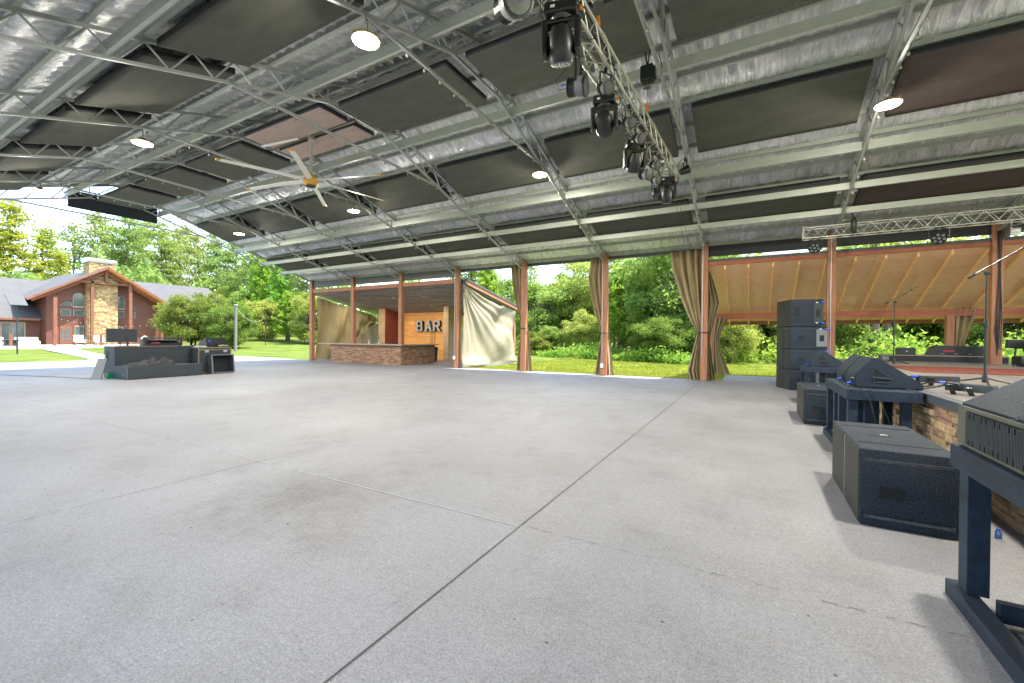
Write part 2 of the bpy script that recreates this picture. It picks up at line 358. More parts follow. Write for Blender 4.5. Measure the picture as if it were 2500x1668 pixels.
pth = [(-60.5, 13.6), (-61, 16.2), (-52, 14.6), (-40, 12.4), (-33.2, 12.0), (-33.2, 9.4), (-36, 10.2), (-46, 11.8)]
b.face([(x, y, float(gz(x, y))+.03) for x, y in pth]); b.f[-1] = tuple(reversed(b.f[-1])) if False else b.f[-1]
pa = b.build("path", m_conc); tag(pa, kind='structure')

# ------------------------------------------------------------------ the pavilion
pav = thing("pavilion", "open-sided timber post pavilion with steel roof trusses over the concrete floor", "pavilion", (XK[5], YR, 0))
# sprayed foil insulation under the roof sheets: billows between the purlins, ribbed by the sheets
def foam():
    nx, ny = 1750, 112
    Vs, Fs, base = [], [], 0
    rs = np.random.default_rng(3)
    xa = np.linspace(X0, X1, nx)
    for sgn in (-1, 1):
        d = np.linspace(0, 9.62, ny)
        X, Dd = np.meshgrid(xa, d)
        ph = (Dd % .70)/.70
        lip = np.exp(-((ph-.0)/.10)**2)+np.exp(-((ph-1)/.10)**2)
        bil = np.sin(np.pi*ph)
        k = rs.normal(size=(40, nx)); ker = np.ones(11)/11*1.5
        wob = np.stack([np.convolve(r, ker, 'same') for r in k])
        row = (Dd/.70).astype(int) % 40
        w = wob[row, np.arange(nx)[None, :].repeat(ny, 0)]
        rib = np.abs(np.sin(np.pi*(X+.11*np.sin(3.1*row))/.305))**.5
        z = ZT+.10 - SL*Dd + .085*bil*(.25+.75*rib) - .035*lip*(1+.6*w) + .022*w*bil + rs.normal(scale=.0015, size=X.shape) - .014*bil*np.abs(np.sin(np.pi*(X*1.0+.03*np.sin(Dd*9))/.102+row)) - .03*np.exp(-(np.sin(np.pi*(X+.11*np.sin(3.1*row))/.305)/.12)**2)*bil
        Y = YR + sgn*Dd + .012*w*lip
        V = np.stack([X.ravel(), Y.ravel(), z.ravel()], 1) - np.array([XK[5], YR, 0])
        i = np.arange(nx-1)[None, :] + np.arange(ny-1)[:, None]*nx + base
        F = np.stack([i, i+1, i+nx+1, i+nx], -1).reshape(-1, 4)
        if sgn > 0: F = F[:, ::-1]
        Vs.append(V); Fs.append(F); base += len(V)
    return np.concatenate(Vs), np.concatenate(Fs)
def foilmat():
    M = bpy.data.materials.new("silver_spray_insulation"); M.use_nodes = True; t = M.node_tree; N = t.nodes; L = t.links; b = N["Principled BSDF"]
    tc = N.new("ShaderNodeTexCoord")
    def noise(sc, st, det=5, r=.6):
        mp = N.new("ShaderNodeMapping"); mp.inputs['Scale'].default_value = st; L.new(tc.outputs['Object'], mp.inputs[0])
        n = N.new("ShaderNodeTexNoise"); n.inputs['Scale'].default_value = sc; n.inputs['Detail'].default_value = det; n.inputs['Roughness'].default_value = r; n.inputs['Distortion'].default_value = .6; L.new(mp.outputs[0], n.inputs[0]); return n.outputs[0]
    s1 = noise(5.0, (1.6, .22, .22), 6, .65); s2 = noise(20, (1.3, .2, .2), 4); s3 = noise(1.3, (1, 1, 1)); s4 = noise(60, (1, .45, .45), 3)
    r = N.new("ShaderNodeValToRGB"); e = r.color_ramp.elements; e[0].position = .34; e[0].color = (.78, .80, .81, 1); e[1].position = .58; e[1].color = (1, 1, 1, 1); L.new(s1, r.inputs[0])
    r2 = N.new("ShaderNodeValToRGB"); e = r2.color_ramp.elements; e[0].position = .35; e[0].color = (.72, .74, .78, 1); e[1].position = .6; e[1].color = (1, 1, 1, 1); L.new(s2, r2.inputs[0])
    r3 = N.new("ShaderNodeValToRGB"); e = r3.color_ramp.elements; e[0].position = .35; e[0].color = (.84, .88, .82, 1); e[1].position = .65; e[1].color = (1.05, 1.03, 1.06, 1); L.new(s3, r3.inputs[0])
    a = N.new("ShaderNodeMixRGB"); a.blend_type = 'MULTIPLY'; a.inputs[0].default_value = .8; L.new(r.outputs[0], a.inputs[1]); L.new(r2.outputs[0], a.inputs[2])
    c = N.new("ShaderNodeMixRGB"); c.blend_type = 'MULTIPLY'; c.inputs[0].default_value = 1; L.new(a.outputs[0], c.inputs[1]); L.new(r3.outputs[0], c.inputs[2])
    L.new(c.outputs[0], b.inputs['Base Color']); b.inputs['Roughness'].default_value = .40; b.inputs['Metallic'].default_value = .8
    ad = N.new("ShaderNodeMath"); ad.operation = 'ADD'; L.new(s1, ad.inputs[0]); L.new(s2, ad.inputs[1])
    a2 = N.new("ShaderNodeMath"); a2.operation = 'MULTIPLY_ADD'; a2.inputs[1].default_value = .35; L.new(s4, a2.inputs[0]); L.new(ad.outputs[0], a2.inputs[2])
    bp = N.new("ShaderNodeBump"); bp.inputs['Strength'].default_value = .9; bp.inputs['Distance'].default_value = .06; L.new(a2.outputs[0], bp.inputs['Height']); L.new(bp.outputs[0], b.inputs['Normal'])
    return M
V, F = foam(); npmesh("roof_insulation", V, F, foilmat(), pav, smooth=True)
b = MB()
for sgn in (-1, 1):
    e = 9.62
    b.face([(X0-.05, YR, ZT+.22), (X1, YR, ZT+.22), (X1, YR+sgn*e, ZT+.22-SL*e), (X0-.05, YR+sgn*e, ZT+.22-SL*e)])
    # eave closure and gable rake trim
    b.box(X0-.05, X1, YR+sgn*e-(.02 if sgn > 0 else 0), YR+sgn*e+(.0 if sgn > 0 else .02), ZT+.04-SL*e-.02, ZT+.24-SL*e)
    b.bar((X0-.06, YR, ZT+.14), (X0-.06, YR+sgn*e, ZT+.14-SL*e), .03, .20)
b.build("roof_sheet", m_roofmet, pav)

# trusses: chords, collar tie and Warren webbing, each member its own part
def make_truss(x):
    t = tag(bpy.data.objects.new("roof_truss", None)); C.objects.link(t); t.parent = pav; t.location = (x-XK[5], 0, 0)
    def member(name, p, q, w, h=None, round_=0):
        mb = MB()
        if round_: mb.tube(p, q, w/2, 8)
        else: mb.bar(p, q, w, h)
        return mb.build(name, m_steel2, t)
    for s in (-1, 1):
        ye = YR + s*(YP-YR+.02)
        member("top_chord", (x, YR, ZT-.03), (x, ye, zup(ye)-.03), .064)
        member("bottom_chord", (x, YR+s*.86, 7.01), (x, YR+s*9.0, 4.50), .055, .05)
        yt = YR+s*3.05
        n = 11
        for i in range(n+1):
            yu = YR+s*(1.56+.70*i); 
            if abs(yu-YR) > 9.0: break
            for dd in (-.35, .35):
                yl = yu+s*dd
                if abs(yl-YR) < 8.9: member("web_bar", (x, yu, zup(yu)-.05), (x, yl, ZLOW-.323*abs(yl-YR)+.01), .034, round_=1)
        member("web_bar", (x, YR, ZT-.05), (x, YR+s*.86, 7.03), .04, round_=1)
        member("web_bar", (x, YR+s*.86, zup(YR+.86)-.05), (x, YR+s*.86, 7.03), .034, round_=1)
        member("web_bar", (x, YR+s*.86, 7.03), (x, YR+s*1.56, zup(YR+1.56)-.05), .034, round_=1)
        member("end_plate", (x, ye-s*.04, zup(ye)-.02), (x, ye-s*.04, 4.42), .13, .012)
    member("bottom_chord", (x, YR-.86, 7.01), (x, YR+.86, 7.01), .055, .05)
    member("collar_tie", (x, YR-3.05, 6.335), (x, YR+3.05, 6.29), .055, .05)
    return t
# the collar tie in the photo sags level between the two chords
tr0 = make_truss(XK[5])
for k in range(11):
    if k == 5: continue
    o = dup(tr0); o.location = (XK[k]-XK[5], 0, 0)
# deep purlins on the bottom chords, light edge below a sage web
def cpurlin(y, zb, x0=X0, x1=X1, hgt=.20, name="deep_purlin", m=m_steel):
    mb = MB(); s = 1 if y > YR else -1
    mb.box(x0, x1, y-.006, y+.006, zb, zb+hgt); mb.box(x0, x1, y, y+s*.065, zb, zb+.008) if s > 0 else mb.box(x0, x1, y-.065, y, zb, zb+.008)
    (mb.box(x0, x1, y, y+.065, zb+hgt-.008, zb+hgt) if s > 0 else mb.box(x0, x1, y-.065, y, zb+hgt-.008, zb+hgt))
    return mb.build(name, m, pav)
for dy in (1.50, 4.82, 6.22, 7.30):
    for s in (-1, 1):
        y = YR+s*dy; cpurlin(y, ZLOW-.323*dy+.03, hgt=.20 if dy < 6 else .165)
for i in range(14):
    for s in (-1, 1):
        dy = .16+.70*i; y = YR+s*dy
        mb = MB(); zz = ZT-SL*dy
        mb.box(X0, X1, y-.03, y+.03, zz+.035, zz+.062); mb.box(X0, X1, y-.035, y-.028, zz+.035, zz+.14)
        mb.build("roof_purlin", m_steel, pav)
# timber posts
def make_post(x, y, zt=4.86, w=.225):
    mb = MB(); mb.cbox((x, y, zt/2), (w, w, zt), ch=.012); o = mb.build("timber_post", m_post, pav); 
    return o
for k in range(11):
    p = make_post(XK[k], YP)
    mb = MB(); mb.cbox((XK[k], YP, 4.80), (.27, .25, .16)); mb.build("post_bracket", m_galv, p, world=False) if False else None
for k in range(0, 11, 2): make_post(XK[k], YN)
# grey fascia boards over the bar and the stage bays
for k in (0, 1, 2, 6, 7, 8, 9):
    mb = MB(); mb.box(XK[k]+.113, XK[k+1]-.113, YP-.02, YP+.02, 4.42, 4.80); mb.build("eave_fascia", m_fascia if k < 3 else m_black, pav)
mb = MB(); mb.box(X0, X1, YP+.28, YP+.31, 4.70, 4.80); mb.build("eave_angle", m_fascia, pav)
# conduit with an outlet box on three posts
for k, zb in ((3, .55), (5, .45), (7, .3), (6, .9)):
    dx = -.06 if k != 7 else -.02
    mb = MB(); mb.path([(XK[k]+dx, YP-.13, zb), (XK[k]+dx, YP-.13, 4.7)], .014, 8); c = mb.build("conduit", m_galv, pav)
    if k in (3, 5):
        mb = MB(); mb.cbox((XK[k]+dx, YP-.155, zb-.05), (.11, .09, .17), ch=.01); mb.build("outlet_box", m_white, pav)

# ------------------------------------------------------------------ hanging fabric panels
def panel(name, x0, x1, P0, P1, m, th=.12, seed=0):
    # P0, P1 = (y,z) of the two long edges (bottom face)
    rs = np.random.default_rng(seed); nx, ny = 26, 12
    u, v = np.meshgrid(np.linspace(0, 1, nx), np.linspace(0, 1, ny))
    X = x0+(x1-x0)*u; Y = P0[0]+(P1[0]-P0[0])*v; Z = P0[1]+(P1[1]-P0[1])*v
    sag = -.035*np.sin(np.pi*u)*np.sin(np.pi*v)*rs.uniform(.5, 1.6)
    for _ in range(4): sag += .004*np.sin(rs.uniform(4, 14)*v+rs.uniform(1, 6)*u+rs.uniform(0, 6))*np.sin(np.pi*v)
    n = nx*ny
    c = np.array([(x0+x1)/2, (P0[0]+P1[0])/2, (P0[1]+P1[1])/2])
    bot = np.stack([X.ravel(), Y.ravel(), (Z+sag).ravel()], 1)-c; top = np.stack([X.ravel(), Y.ravel(), (Z+th).ravel()], 1)-c
    i = (np.arange(nx-1)[None, :] + np.arange(ny-1)[:, None]*nx).reshape(-1)
    F = [np.stack([i, i+nx, i+nx+1, i+1], -1), np.stack([i, i+1, i+nx+1, i+nx], -1)+n]
    e = [np.arange(nx), np.arange(nx)+(ny-1)*nx, np.arange(ny)*nx, np.arange(ny)*nx+nx-1]; mi = [0]*len(i)+[1]*len(i)
    for q, ed in enumerate(e):
        a, b_ = ed[:-1], ed[1:]; f = np.stack([a, b_, b_+n, a+n], -1)
        if q in (1, 2): f = f[:, ::-1]
        F.append(f); mi += [1]*len(f)
    o = npmesh(name, np.concatenate([bot, top]), np.concatenate(F), None, mats=[m, m_black], mi=mi); o.location = c
    return o
ORD = ['first', 'second', 'third', 'fourth', 'fifth', 'sixth', 'seventh', 'eighth', 'ninth', 'tenth', 'eleventh']
seed = 1
for k in range(0, 9):
    x0, x1 = XK[k]+.25, XK[k+1]-.22
    mm = m_panel if k < 7 else m_panelb; cl = 'charcoal' if k < 7 else 'brownish'
    rows = [((10.38, zup(10.38)-.2), (11.80, zup(11.8)-.2), 'middle row of the far slope'), ((13.77, zup(13.77)-.2), (15.15, zup(15.15)-.2), 'lowest row by the eave'),
            ((3.25, zup(3.25)-.2), (4.72, zup(4.72)-.2), 'near slope row')]
    if k != 2 and k != 3: rows.append(((6.78, 6.90), (8.27, 6.90), 'row under the ridge'))
    if k == 2: rows.append(((6.78, 6.90), (8.27, 6.90), 'row under the ridge'))
    for P0, P1, nm in rows:
        if nm.startswith('near') and k > 6: continue
        o = panel("acoustic_panel", x0, x1, P0, P1, mm, seed=seed); seed += 1
        tag(o, f"{cl} panel, {nm}, {ORD[k]} roof bay from the far gable", "ceiling panel", "fabric panels hung under the roof")
for P0, P1, w in (((6.62, 6.93), (7.42, 6.93), 'wider'), ((7.62, 6.93), (8.30, 6.93), 'narrower')):
    o = panel("acoustic_panel", XK[3]+.25, XK[4]-.22, P0, P1, m_panelp, seed=seed); seed += 1
    tag(o, f"{w} ceiling panel coloured as if in pale pinkish light, beside the ceiling fan pipe", "ceiling panel", "fabric panels hung under the roof")
b = MB(); b.box(-.03, .03, -1.45, 1.45, -.33, .35)
o = b.build("hanging_banner", m_navy); o.location = (XK[0]-.2, 7.55, 6.87); tag(o, "long dark navy panel hung upright in the far gable opening", "banner")

# collar-tie bulbs
def festoon(k):
    x = XK[k]; t = thing("string_lights", f"small clear bulbs along the {ORD[k]} roof truss from the far gable", "string lights", (x, YR, 6.3), "bulb strings on the roof trusses")
    pts = []
    for i in range(15):
        y = YR-3+6.1*i/14; pts.append((x+.035, y, 6.31-.045-(.02 if i % 2 else 0)))
    y = YR+3.1
    while y < 15.9: y += .62; pts.append((x+.035, y, zlo(y)-.05))
    mb = MB(); mb.path(pts, .005, 4); mb.build("cord", m_wireg, t)
    me = None
    for p in pts[::1]:
        if me is None:
            mb = MB(); mb.lathe([(.006, .0), (.013, -.01), (.026, -.045), (.024, -.062), (.008, -.078)], 8, (0, 0, 0)); o = mb.build("bulb", m_bulb, t, smooth=True, world=False); me = o
        else: o = me.copy(); C.objects.link(o)
        o.location = Vector(p)-Vector((x, YR, 6.3))
for k in range(1, 8): festoon(k)

# round lamps
def make_lamp(loc, label):
    t = thing("round_lamp", label, "ceiling lamp", loc, "round lamps hung from the trusses")
    mb = MB(); mb.lathe([(.20, 0), (.215, .012), (.215, .03), (.17, .045), (.085, .055), (.07, .12), (.03, .13)], 32, loc); mb.build("housing", m_lampm, t, smooth=True)
    mb = MB(); mb.lathe([(.195, -.006), (.198, .004)], 32, loc); mb.build("led_disc", m_glow, t)
    mb = MB(); mb.lathe([(.03, -.010), (.03, -.004)], 12, loc); mb.build("sensor_cap", m_lampm, t)
    mb = MB(); x, y, z = loc; mb.path([(x, y, z+.12), (x+.02, y+.01, z+.2), (x, y, z+.34)], .006, 6); mb.path([(x+.01, y, z+.12), (x+.07, y-.02, z+.24), (x, y-.04, z+.38)], .005, 5); mb.build("cord", m_wireg, t)
    L_ = bpy.data.lights.new("lamp_light", 'AREA'); L_.shape = 'DISK'; L_.size = .4; L_.energy = 50; L_.color = (1, .92, .81)
    lo = bpy.data.objects.new("lamp_light", L_); C.objects.link(lo); lo.parent = t; lo.location = (0, 0, -.02)
    P_ = bpy.data.lights.new("added_roof_fill", 'POINT'); P_.shadow_soft_size = .06; P_.energy = 15; P_.color = (1, .93, .82)  # extra point light with no bulb, added to brighten the foil roof
    po = bpy.data.objects.new("added_roof_fill", P_); C.objects.link(po); po.parent = t; po.location = (0, 0, -.11)
    return t
l0 = make_lamp((-5.154, 4.569, 5.96), "lit round lamp largest of the ceiling lamps, above the left half of the floor")
for loc, lb in [((-12.463, 4.467, 5.95), "lit round lamp left of the ceiling fan, second truss of lamps on the near slope"), ((2.156, 10.358, 5.86), "lit round lamp at the right, below the collar tie nearest the stage"),
                ((-5.154, 10.653, 5.98), "lit round lamp just left of the lighting truss, over the middle of the floor"), ((-12.463, 10.537, 5.96), "lit round lamp just below the right blades of the ceiling fan"),
                ((-19.772, 10.517, 5.97), "lit round lamp nearest the far gable end on the bar side"), ((-19.772, 4.475, 6.02), "lit round lamp seen against the sky in the far gable opening"),
                ((2.156, 4.5, 5.96), "lit round lamp over the near bench, above the top edge of the photo"), ((9.466, 10.5, 5.96), "lit round lamp over the stage, right of the photo"), ((9.466, 4.5, 5.96), "lit round lamp beyond the stage, right of the photo")]:
    o = dup(l0, loc, label=lb)
# ------------------------------------------------------------------ bar shelter
XB0, XB1, YB = XK[0], XK[3], 22.3
def zc(y): return 4.10-.183*(y-YP)
bs = thing("bar_shelter", "red-brown lean-to shelter with grey board ceiling over the bar", "shelter", (-18, 19.5, 0))
def part(par, name, m, fn, smooth=False, label=None):
    mb = MB(); fn(mb); return mb.build(name, m, par, smooth=smooth, label=label)
for k in (0, 1, 2): part(bs, "front_beam", m_post, lambda mb: mb.box(XK[k]+.114, XK[k+1]-.114, YP-.06, YP+.05, 4.10, 4.31))
def ceil(mb):
    n = 60
    for i in range(n):
        y0 = YP+.08+(YB+.35-YP)*i/n; y1 = YP+.08+(YB+.35-YP)*(i+.97)/n; x = XB0-.35
        while x < XB1+.3:
            x2 = min(XB1+.3, x+random.uniform(1.2, 3.2)); j = random.uniform(-.004, .004)
            mb.add([(x, y0, zc(y0)+j), (x2-.004, y0, zc(y0)+j), (x2-.004, y1, zc(y1)+j), (x, y1, zc(y1)+j)], [(3, 2, 1, 0)]); x = x2
part(bs, "ceiling_boards", m_gboard, ceil)
part(bs, "roof", m_roofdk, lambda mb: mb.prism([(YP+.3, zc(YP+.3)+.03), (YB+.45, zc(YB+.45)+.03), (YB+.45, zc(YB+.45)+.27), (YP+.3, zc(YP+.3)+.27)], XB0-.33, XB1+.30, 'x'))
for xx, nm in ((XB1+.31, 0), (XB0-.37, 1)): part(bs, "side_fascia", m_post, lambda mb: mb.prism([(YP+.2, zc(YP+.2)+.02), (YB+.45, zc(YB+.45)+.02), (YB+.45, zc(YB+.45)+.20), (YP+.2, zc(YP+.2)+.20)], xx, xx+.04, 'x'))
part(bs, "roof_edge", m_roofdk, lambda mb: mb.prism([(YP+.2, zc(YP+.2)+.205), (YB+.47, zc(YB+.47)+.205), (YB+.47, zc(YB+.47)+.29), (YP+.2, zc(YP+.2)+.29)], XB1+.30, XB1+.38, 'x'))
for xx in (XB0, XK[1], XB1): part(bs, "back_post", m_post, lambda mb: mb.cbox((xx, YB, zc(YB)/2-.1), (.2, .2, zc(YB)+.2), ch=.01))
part(bs, "back_beam", m_post, lambda mb: mb.box(XB0+.1, XB1-.1, YB-.05, YB+.05, zc(YB)-.20, zc(YB)-.01))
def planks(mb):
    z = 0
    while z < zc(22)-.0:
        z2 = min(zc(21.98)-.01, z+.14); x = -21.3
        while x < -16.4:
            x2 = min(-16.4, x+random.uniform(.8, 2.4)); mb.box(x, x2-.003, 21.96+random.uniform(0, .004), 22.02, z, z2-.006); x = x2
        z += .14
part(bs, "back_wall", m_wall, planks)
part(bs, "side_wall", m_red, lambda mb: mb.prism([(20.66, 0), (21.95, 0), (21.95, zc(21.95)-.01), (20.66, zc(20.66)-.01)], -21.36, -21.28, 'x'))
def sid(x0, x1, y0, y1):
    def f(mb):
        z = 0
        while z < zc(y0)-.02:
            z2 = min(zc(y0)-.01, z+.095)
            mb.add([(x0, y0-.012, z), (x1+.012, y0-.012, z), (x1+.012, y1, z), (x0, y1, z), (x0, y0, z2-.004), (x1, y0, z2-.004), (x1, y1, z2-.004), (x0, y1, z2-.004)],
                   [(0, 1, 5, 4), (1, 2, 6, 5), (0, 3, 2, 1), (4, 5, 6, 7), (3, 0, 4, 7), (2, 3, 7, 6)]); z += .095
    return f
part(bs, "siding_column", m_siding, sid(-21.93, -21.37, 20.64, 21.2)); part(bs, "siding_column", m_siding, sid(-16.41, -16.05, 20.64, 22.1))
for (x, y) in ((-20.6, 18.1), (-18.4, 18.4), (-20.2, 20.1), (-16.2, 18.2), (-17.1, 20.3), (-22.3, 18.9)):
    L_ = bpy.data.lights.new("downlight_light", 'AREA'); L_.shape = 'DISK'; L_.size = .1; L_.energy = 4.5; L_.color = (1, .84, .62)
    lo = bpy.data.objects.new("downlight_light", L_); C.objects.link(lo); lo.parent = bs; lo.location = Vector((x, y, zc(y)-.03))-Vector(bs.location)
    part(bs, "downlight", m_white, lambda mb: mb.lathe([(.05, -.02), (.065, -.012), (.065, 0)], 14, (x, y, zc(y)-.004)))
part(bs, "rim_of_sky_gap", m_fascia, lambda mb: mb.box(XB0+.1, XB1-.1, YP+.30, YP+.33, 4.34, 4.37)) if False else None
# bar counter
bc = thing("bar_counter", "long bar counter faced with rust ledgestone under a plank top", "bar counter", (-19, 17.6, 0))
def ledge(mb, p, q, z1, h=(.035, .075), l=(.10, .34), dep=.03, z0=0., nrm=None):
    p, q = Vector((*p, 0)), Vector((*q, 0)); L_ = (q-p).length; d = (q-p)/L_; n = Vector((d.y, -d.x, 0)); z = z0
    while z < z1-.005:
        hh = min(random.uniform(*h), z1-z); s = -random.uniform(0, l[0])
        while s < L_:
            s2 = s+random.uniform(*l); a, b_ = max(0, s), min(L_, s2); o = random.uniform(.0, dep)
            if b_-a > .01:
                A, B_ = p+d*a, p+d*(b_-.004)
                vs = [A-n*.03, B_-n*.03, B_+n*o, A+n*(o+random.uniform(-.004, .004))]
                mb.add([(v.x, v.y, z) for v in vs]+[(v.x, v.y, z+hh-.004) for v in vs], [(0, 1, 2, 3), (7, 6, 5, 4), (2, 3, 7, 6)[::-1] if False else (3, 2, 6, 7), (0, 3, 7, 4), (2, 1, 5, 6)])
            s = s2
        z += hh
def bstone(mb):
    ledge(mb, (-21.33, 16.45), (-15.85, 16.45), 1.03, dep=.022); ledge(mb, (-15.85, 16.45), (-15.75, 19.0), 1.03, dep=.022)
    ledge(mb, (-21.33, 19.4), (-21.33, 16.45), 1.03, dep=.022)
part(bc, "stone_face", m_stoneb, bstone)
part(bc, "core", m_black, lambda mb: mb.prism([(-21.3, 16.48), (-15.9, 16.48), (-15.8, 18.98), (-16.5, 18.98), (-16.5, 17.1), (-21.3, 17.1)], 0, 1.03, 'z'))
part(bc, "counter_top", m_counter, lambda mb: mb.prism([(-22.3, 16.30), (-15.62, 16.24), (-15.52, 19.12), (-16.6, 19.12), (-16.6, 17.22), (-22.3, 17.22)], 1.035, 1.09, 'z'))
def tap(loc, label):
    t = thing("beer_tap", label, "beer tap", loc, "beer taps on the bar")
    x, y, z = loc
    part(t, "tower", m_galv, lambda mb: mb.lathe([(.07, 0), (.07, .015), (.035, .03), (.035, .36), (.045, .38), (.045, .40), (.01, .41)], 16, loc), True)
    for dx in (-.09, 0, .09):
        part(t, "handle", m_plast if dx else m_galv, lambda mb: (mb.tube((x+dx*.4, y-.03, z+.30), (x+dx, y-.12, z+.32), .014, 8), mb.tube((x+dx, y-.12, z+.32), (x+dx, y-.11, z+.47), .012, 8, .02)))
    return t
tp = tap((-19.0, 17.2, 1.10), "left steel beer tap tower on the bar counter"); dup(tp, (-18.25, 17.2, 1.10), label="right steel beer tap tower on the bar counter")
o = MB()
for i in range(9):
    x = -17.05+random.uniform(-.5, .4); y = 17.3+random.uniform(-.2, .3); o.lathe([(.03, 0), (.04, .05), (.035, .1), (.01, .12)], 8, (x, y, 1.10), (random.uniform(-.5, .5), .2, 1))
tag(o.build("bottle_openers", m_wire), "small dark jumble of bar tools on the counter beside the middle post", "bar tools")
bn = thing("storage_bin", "dark blue plastic bin behind the bar beside the siding column", "bin", (-16.9, 20.9, 0))
part(bn, "bin_body", mat("bin_blue", (.03, .06, .11), .5, 0, .1, 5), lambda mb: mb.lathe([(.22, 0), (.26, .75), (.30, .8), (.30, .84), (.27, .84)], 20, (-16.95, 20.35, 0)), True)
part(bn, "bin_lid", m_plast, lambda mb: mb.lathe([(.28, .84), (.26, .88), (.1, .92)], 20, (-16.95, 20.35, 0)), True)
rk = thing("rack_of_rods", "tall thin dark metal rods standing by the end of the bar", "rods", (-16.55, 20.1, 0))
for i, dx in enumerate((0, .09, .17, .27, .34)): part(rk, "rod", m_black, lambda mb: mb.tube((-16.95+dx, 20.05, 0), (-16.93+dx, 20.07, 1.95-.02*i), .011, 6))
for zz in (.15, 1.05): part(rk, "crossbar", m_black, lambda mb: mb.bar((-16.98, 20.06, zz), (-16.58, 20.06, zz), .02))
# marquee letters
sg = thing("bar_sign", "large metal marquee letters reading BAR on the amber plank wall", "sign", (-18.5, 21.9, 1.9))
def slab_letter(ch, x, w, h, z):
    t = .19*w/.62*1.0
    def ring(mb, outer, inner, y0, y1):
        pass
    polys = {'B': [[(0, 0), (.17, 0), (.17, 1), (0, 1)], [(.17, .84), (.52, .84), (.60, .79), (.60, .93), (.50, 1), (.17, 1)], [(.17, .44), (.50, .44), (.58, .50), (.50, .58), (.17, .58)], [(.17, 0), (.52, 0), (.62, .08), (.62, .20), (.52, .15), (.17, .15)],
                   [(.48, .80), (.62, .72), (.62, .88), (.52, .90)], [(.46, .72), (.62, .60), (.62, .74), (.48, .84)] if False else [(.46, .56), (.56, .52), (.62, .62), (.62, .90), (.46, .90)], [(.46, .12), (.64, .12), (.64, .42), (.56, .50), (.46, .46)]],
             'A': [[(0, 0), (.19, 0), (.42, 1), (.25, 1)], [(.49, 0), (.68, 0), (.43, 1), (.26, 1)], [(.13, .24), (.55, .24), (.52, .39), (.16, .39)], [(-.04, 0), (.24, 0), (.24, .09), (-.04, .09)], [(.44, 0), (.72, 0), (.72, .09), (.44, .09)]],
             'R': [[(0, 0), (.17, 0), (.17, 1), (0, 1)], [(.17, .84), (.52, .84), (.52, 1), (.17, 1)], [(.17, .42), (.52, .42), (.52, .56), (.17, .56)], [(.46, .48), (.56, .46), (.63, .56), (.63, .90), (.55, 1), (.46, .98)], [(.28, .42), (.46, .42), (.70, 0), (.50, 0)], [(-.04, 0), (.22, 0), (.22, .09), (-.04, .09)]]}
    par = thing_part = None
    face = MB(); can = MB()
    for i, pl in enumerate(polys[ch]):
        P = [(x+u*w, z+v*h) for u, v in pl]
        ar = sum(P[j][0]*P[(j+1) % len(P)][1]-P[(j+1) % len(P)][0]*P[j][1] for j in range(len(P)))
        if ar < 0: P = P[::-1]
        can.prism(P, 21.80, 21.94-.001*i, 'y')
        c = (sum(p[0] for p in P)/len(P), sum(p[1] for p in P)/len(P))
        Q = [(c[0]+(p[0]-c[0])*.97-.045, c[1]+(p[1]-c[1])*.97+.01) for p in P]
        face.prism(Q, 21.786-.0015*i, 21.799, 'y')
    l = can.build("letter", m_black, sg); face.build("letter_face", mat("letter_face_grey", (.42, .40, .36), .5, .2, .4, 25), l)
    bl = MB()
    for pl in polys[ch]:
        pass
    return l
slab_letter('B', -19.62, .88, .70, 1.87); slab_letter('A', -18.90, .92, .70, 1.87); slab_letter('R', -18.17, .90, .70, 1.87)

# ------------------------------------------------------------------ canvas
def interp(z, keys, j):
    zs = [k[0] for k in keys]; vs = [k[j] for k in keys]; return np.interp(z, zs, vs)
def curtain(keys, y0, folds, seed, m=m_curt, nz=70, nu=170, amp=.09):
    # keys: (z, xleft, xright, fold amplitude) rising z
    rs = np.random.default_rng(seed); ph = rs.uniform(0, 6, 8)
    def fn(u, v):
        z = keys[0][0] + (keys[-1][0]-keys[0][0])*v
        xl, xr, am = interp(z, keys, 1), interp(z, keys, 2), interp(z, keys, 3)
        uu = u + .018*np.sin(5*v+ph[0]+u*4) + .012*np.sin(11*v+ph[1]-u*9)
        f = np.sin(2*np.pi*folds*uu+ph[2]+.8*np.sin(3*v)) + .35*np.sin(2*np.pi*folds*1.7*uu+ph[3]+2.6*v) + .06*np.sin(2*np.pi*folds*4.1*uu+ph[4]+4*v)
        x = xl+(xr-xl)*np.clip(uu*1.0, -.03, 1.03)
        y = y0 + amp*am*f + .015*np.sin(7*v+ph[5]+3*u)
        z = z + .02*np.sin(9*u+ph[6])*(1-v)
        return x, y, z
    V, F = grid(nu, nz, fn); return V, F
def mk_curtain(label, keys, y0, folds, seed, tie=None, group="canvas side curtains", **kw):
    V, F = curtain(keys, y0, folds, seed, **kw); xm = (keys[0][1]+keys[0][2])/2
    t = thing("canvas_curtain", label, "curtain", (xm, y0, 0), group)
    npmesh("canvas", V-np.array([xm, y0, 0]), F, kw.get('m', m_curt), t, smooth=True)
    if tie:
        mb = MB(); n = 24; pts = [(tie[0]+tie[1]*math.cos(2*math.pi*i/n), tie[3]+.20*math.sin(2*math.pi*i/n), tie[2]+.01*math.sin(4*math.pi*i/n)) for i in range(n+1)]
        mb.path(pts, .014, 6); mb.build("tie_cord", m_wire, t)
    return t
mk_curtain("narrow khaki curtain tied to the post right of the bar shelter", [(0.02, -9.22, -8.42, 1.), (.7, -9.18, -8.5, .9), (1.5, -9.05, -8.62, .6), (1.9, -8.98, -8.66, .35), (2.4, -9.12, -8.7, .6), (3.4, -9.36, -8.75, 1), (4.74, -9.52, -8.8, 1)], YP+.16, 4, 3, tie=(XK[4], .20, 1.9, YP+.05))
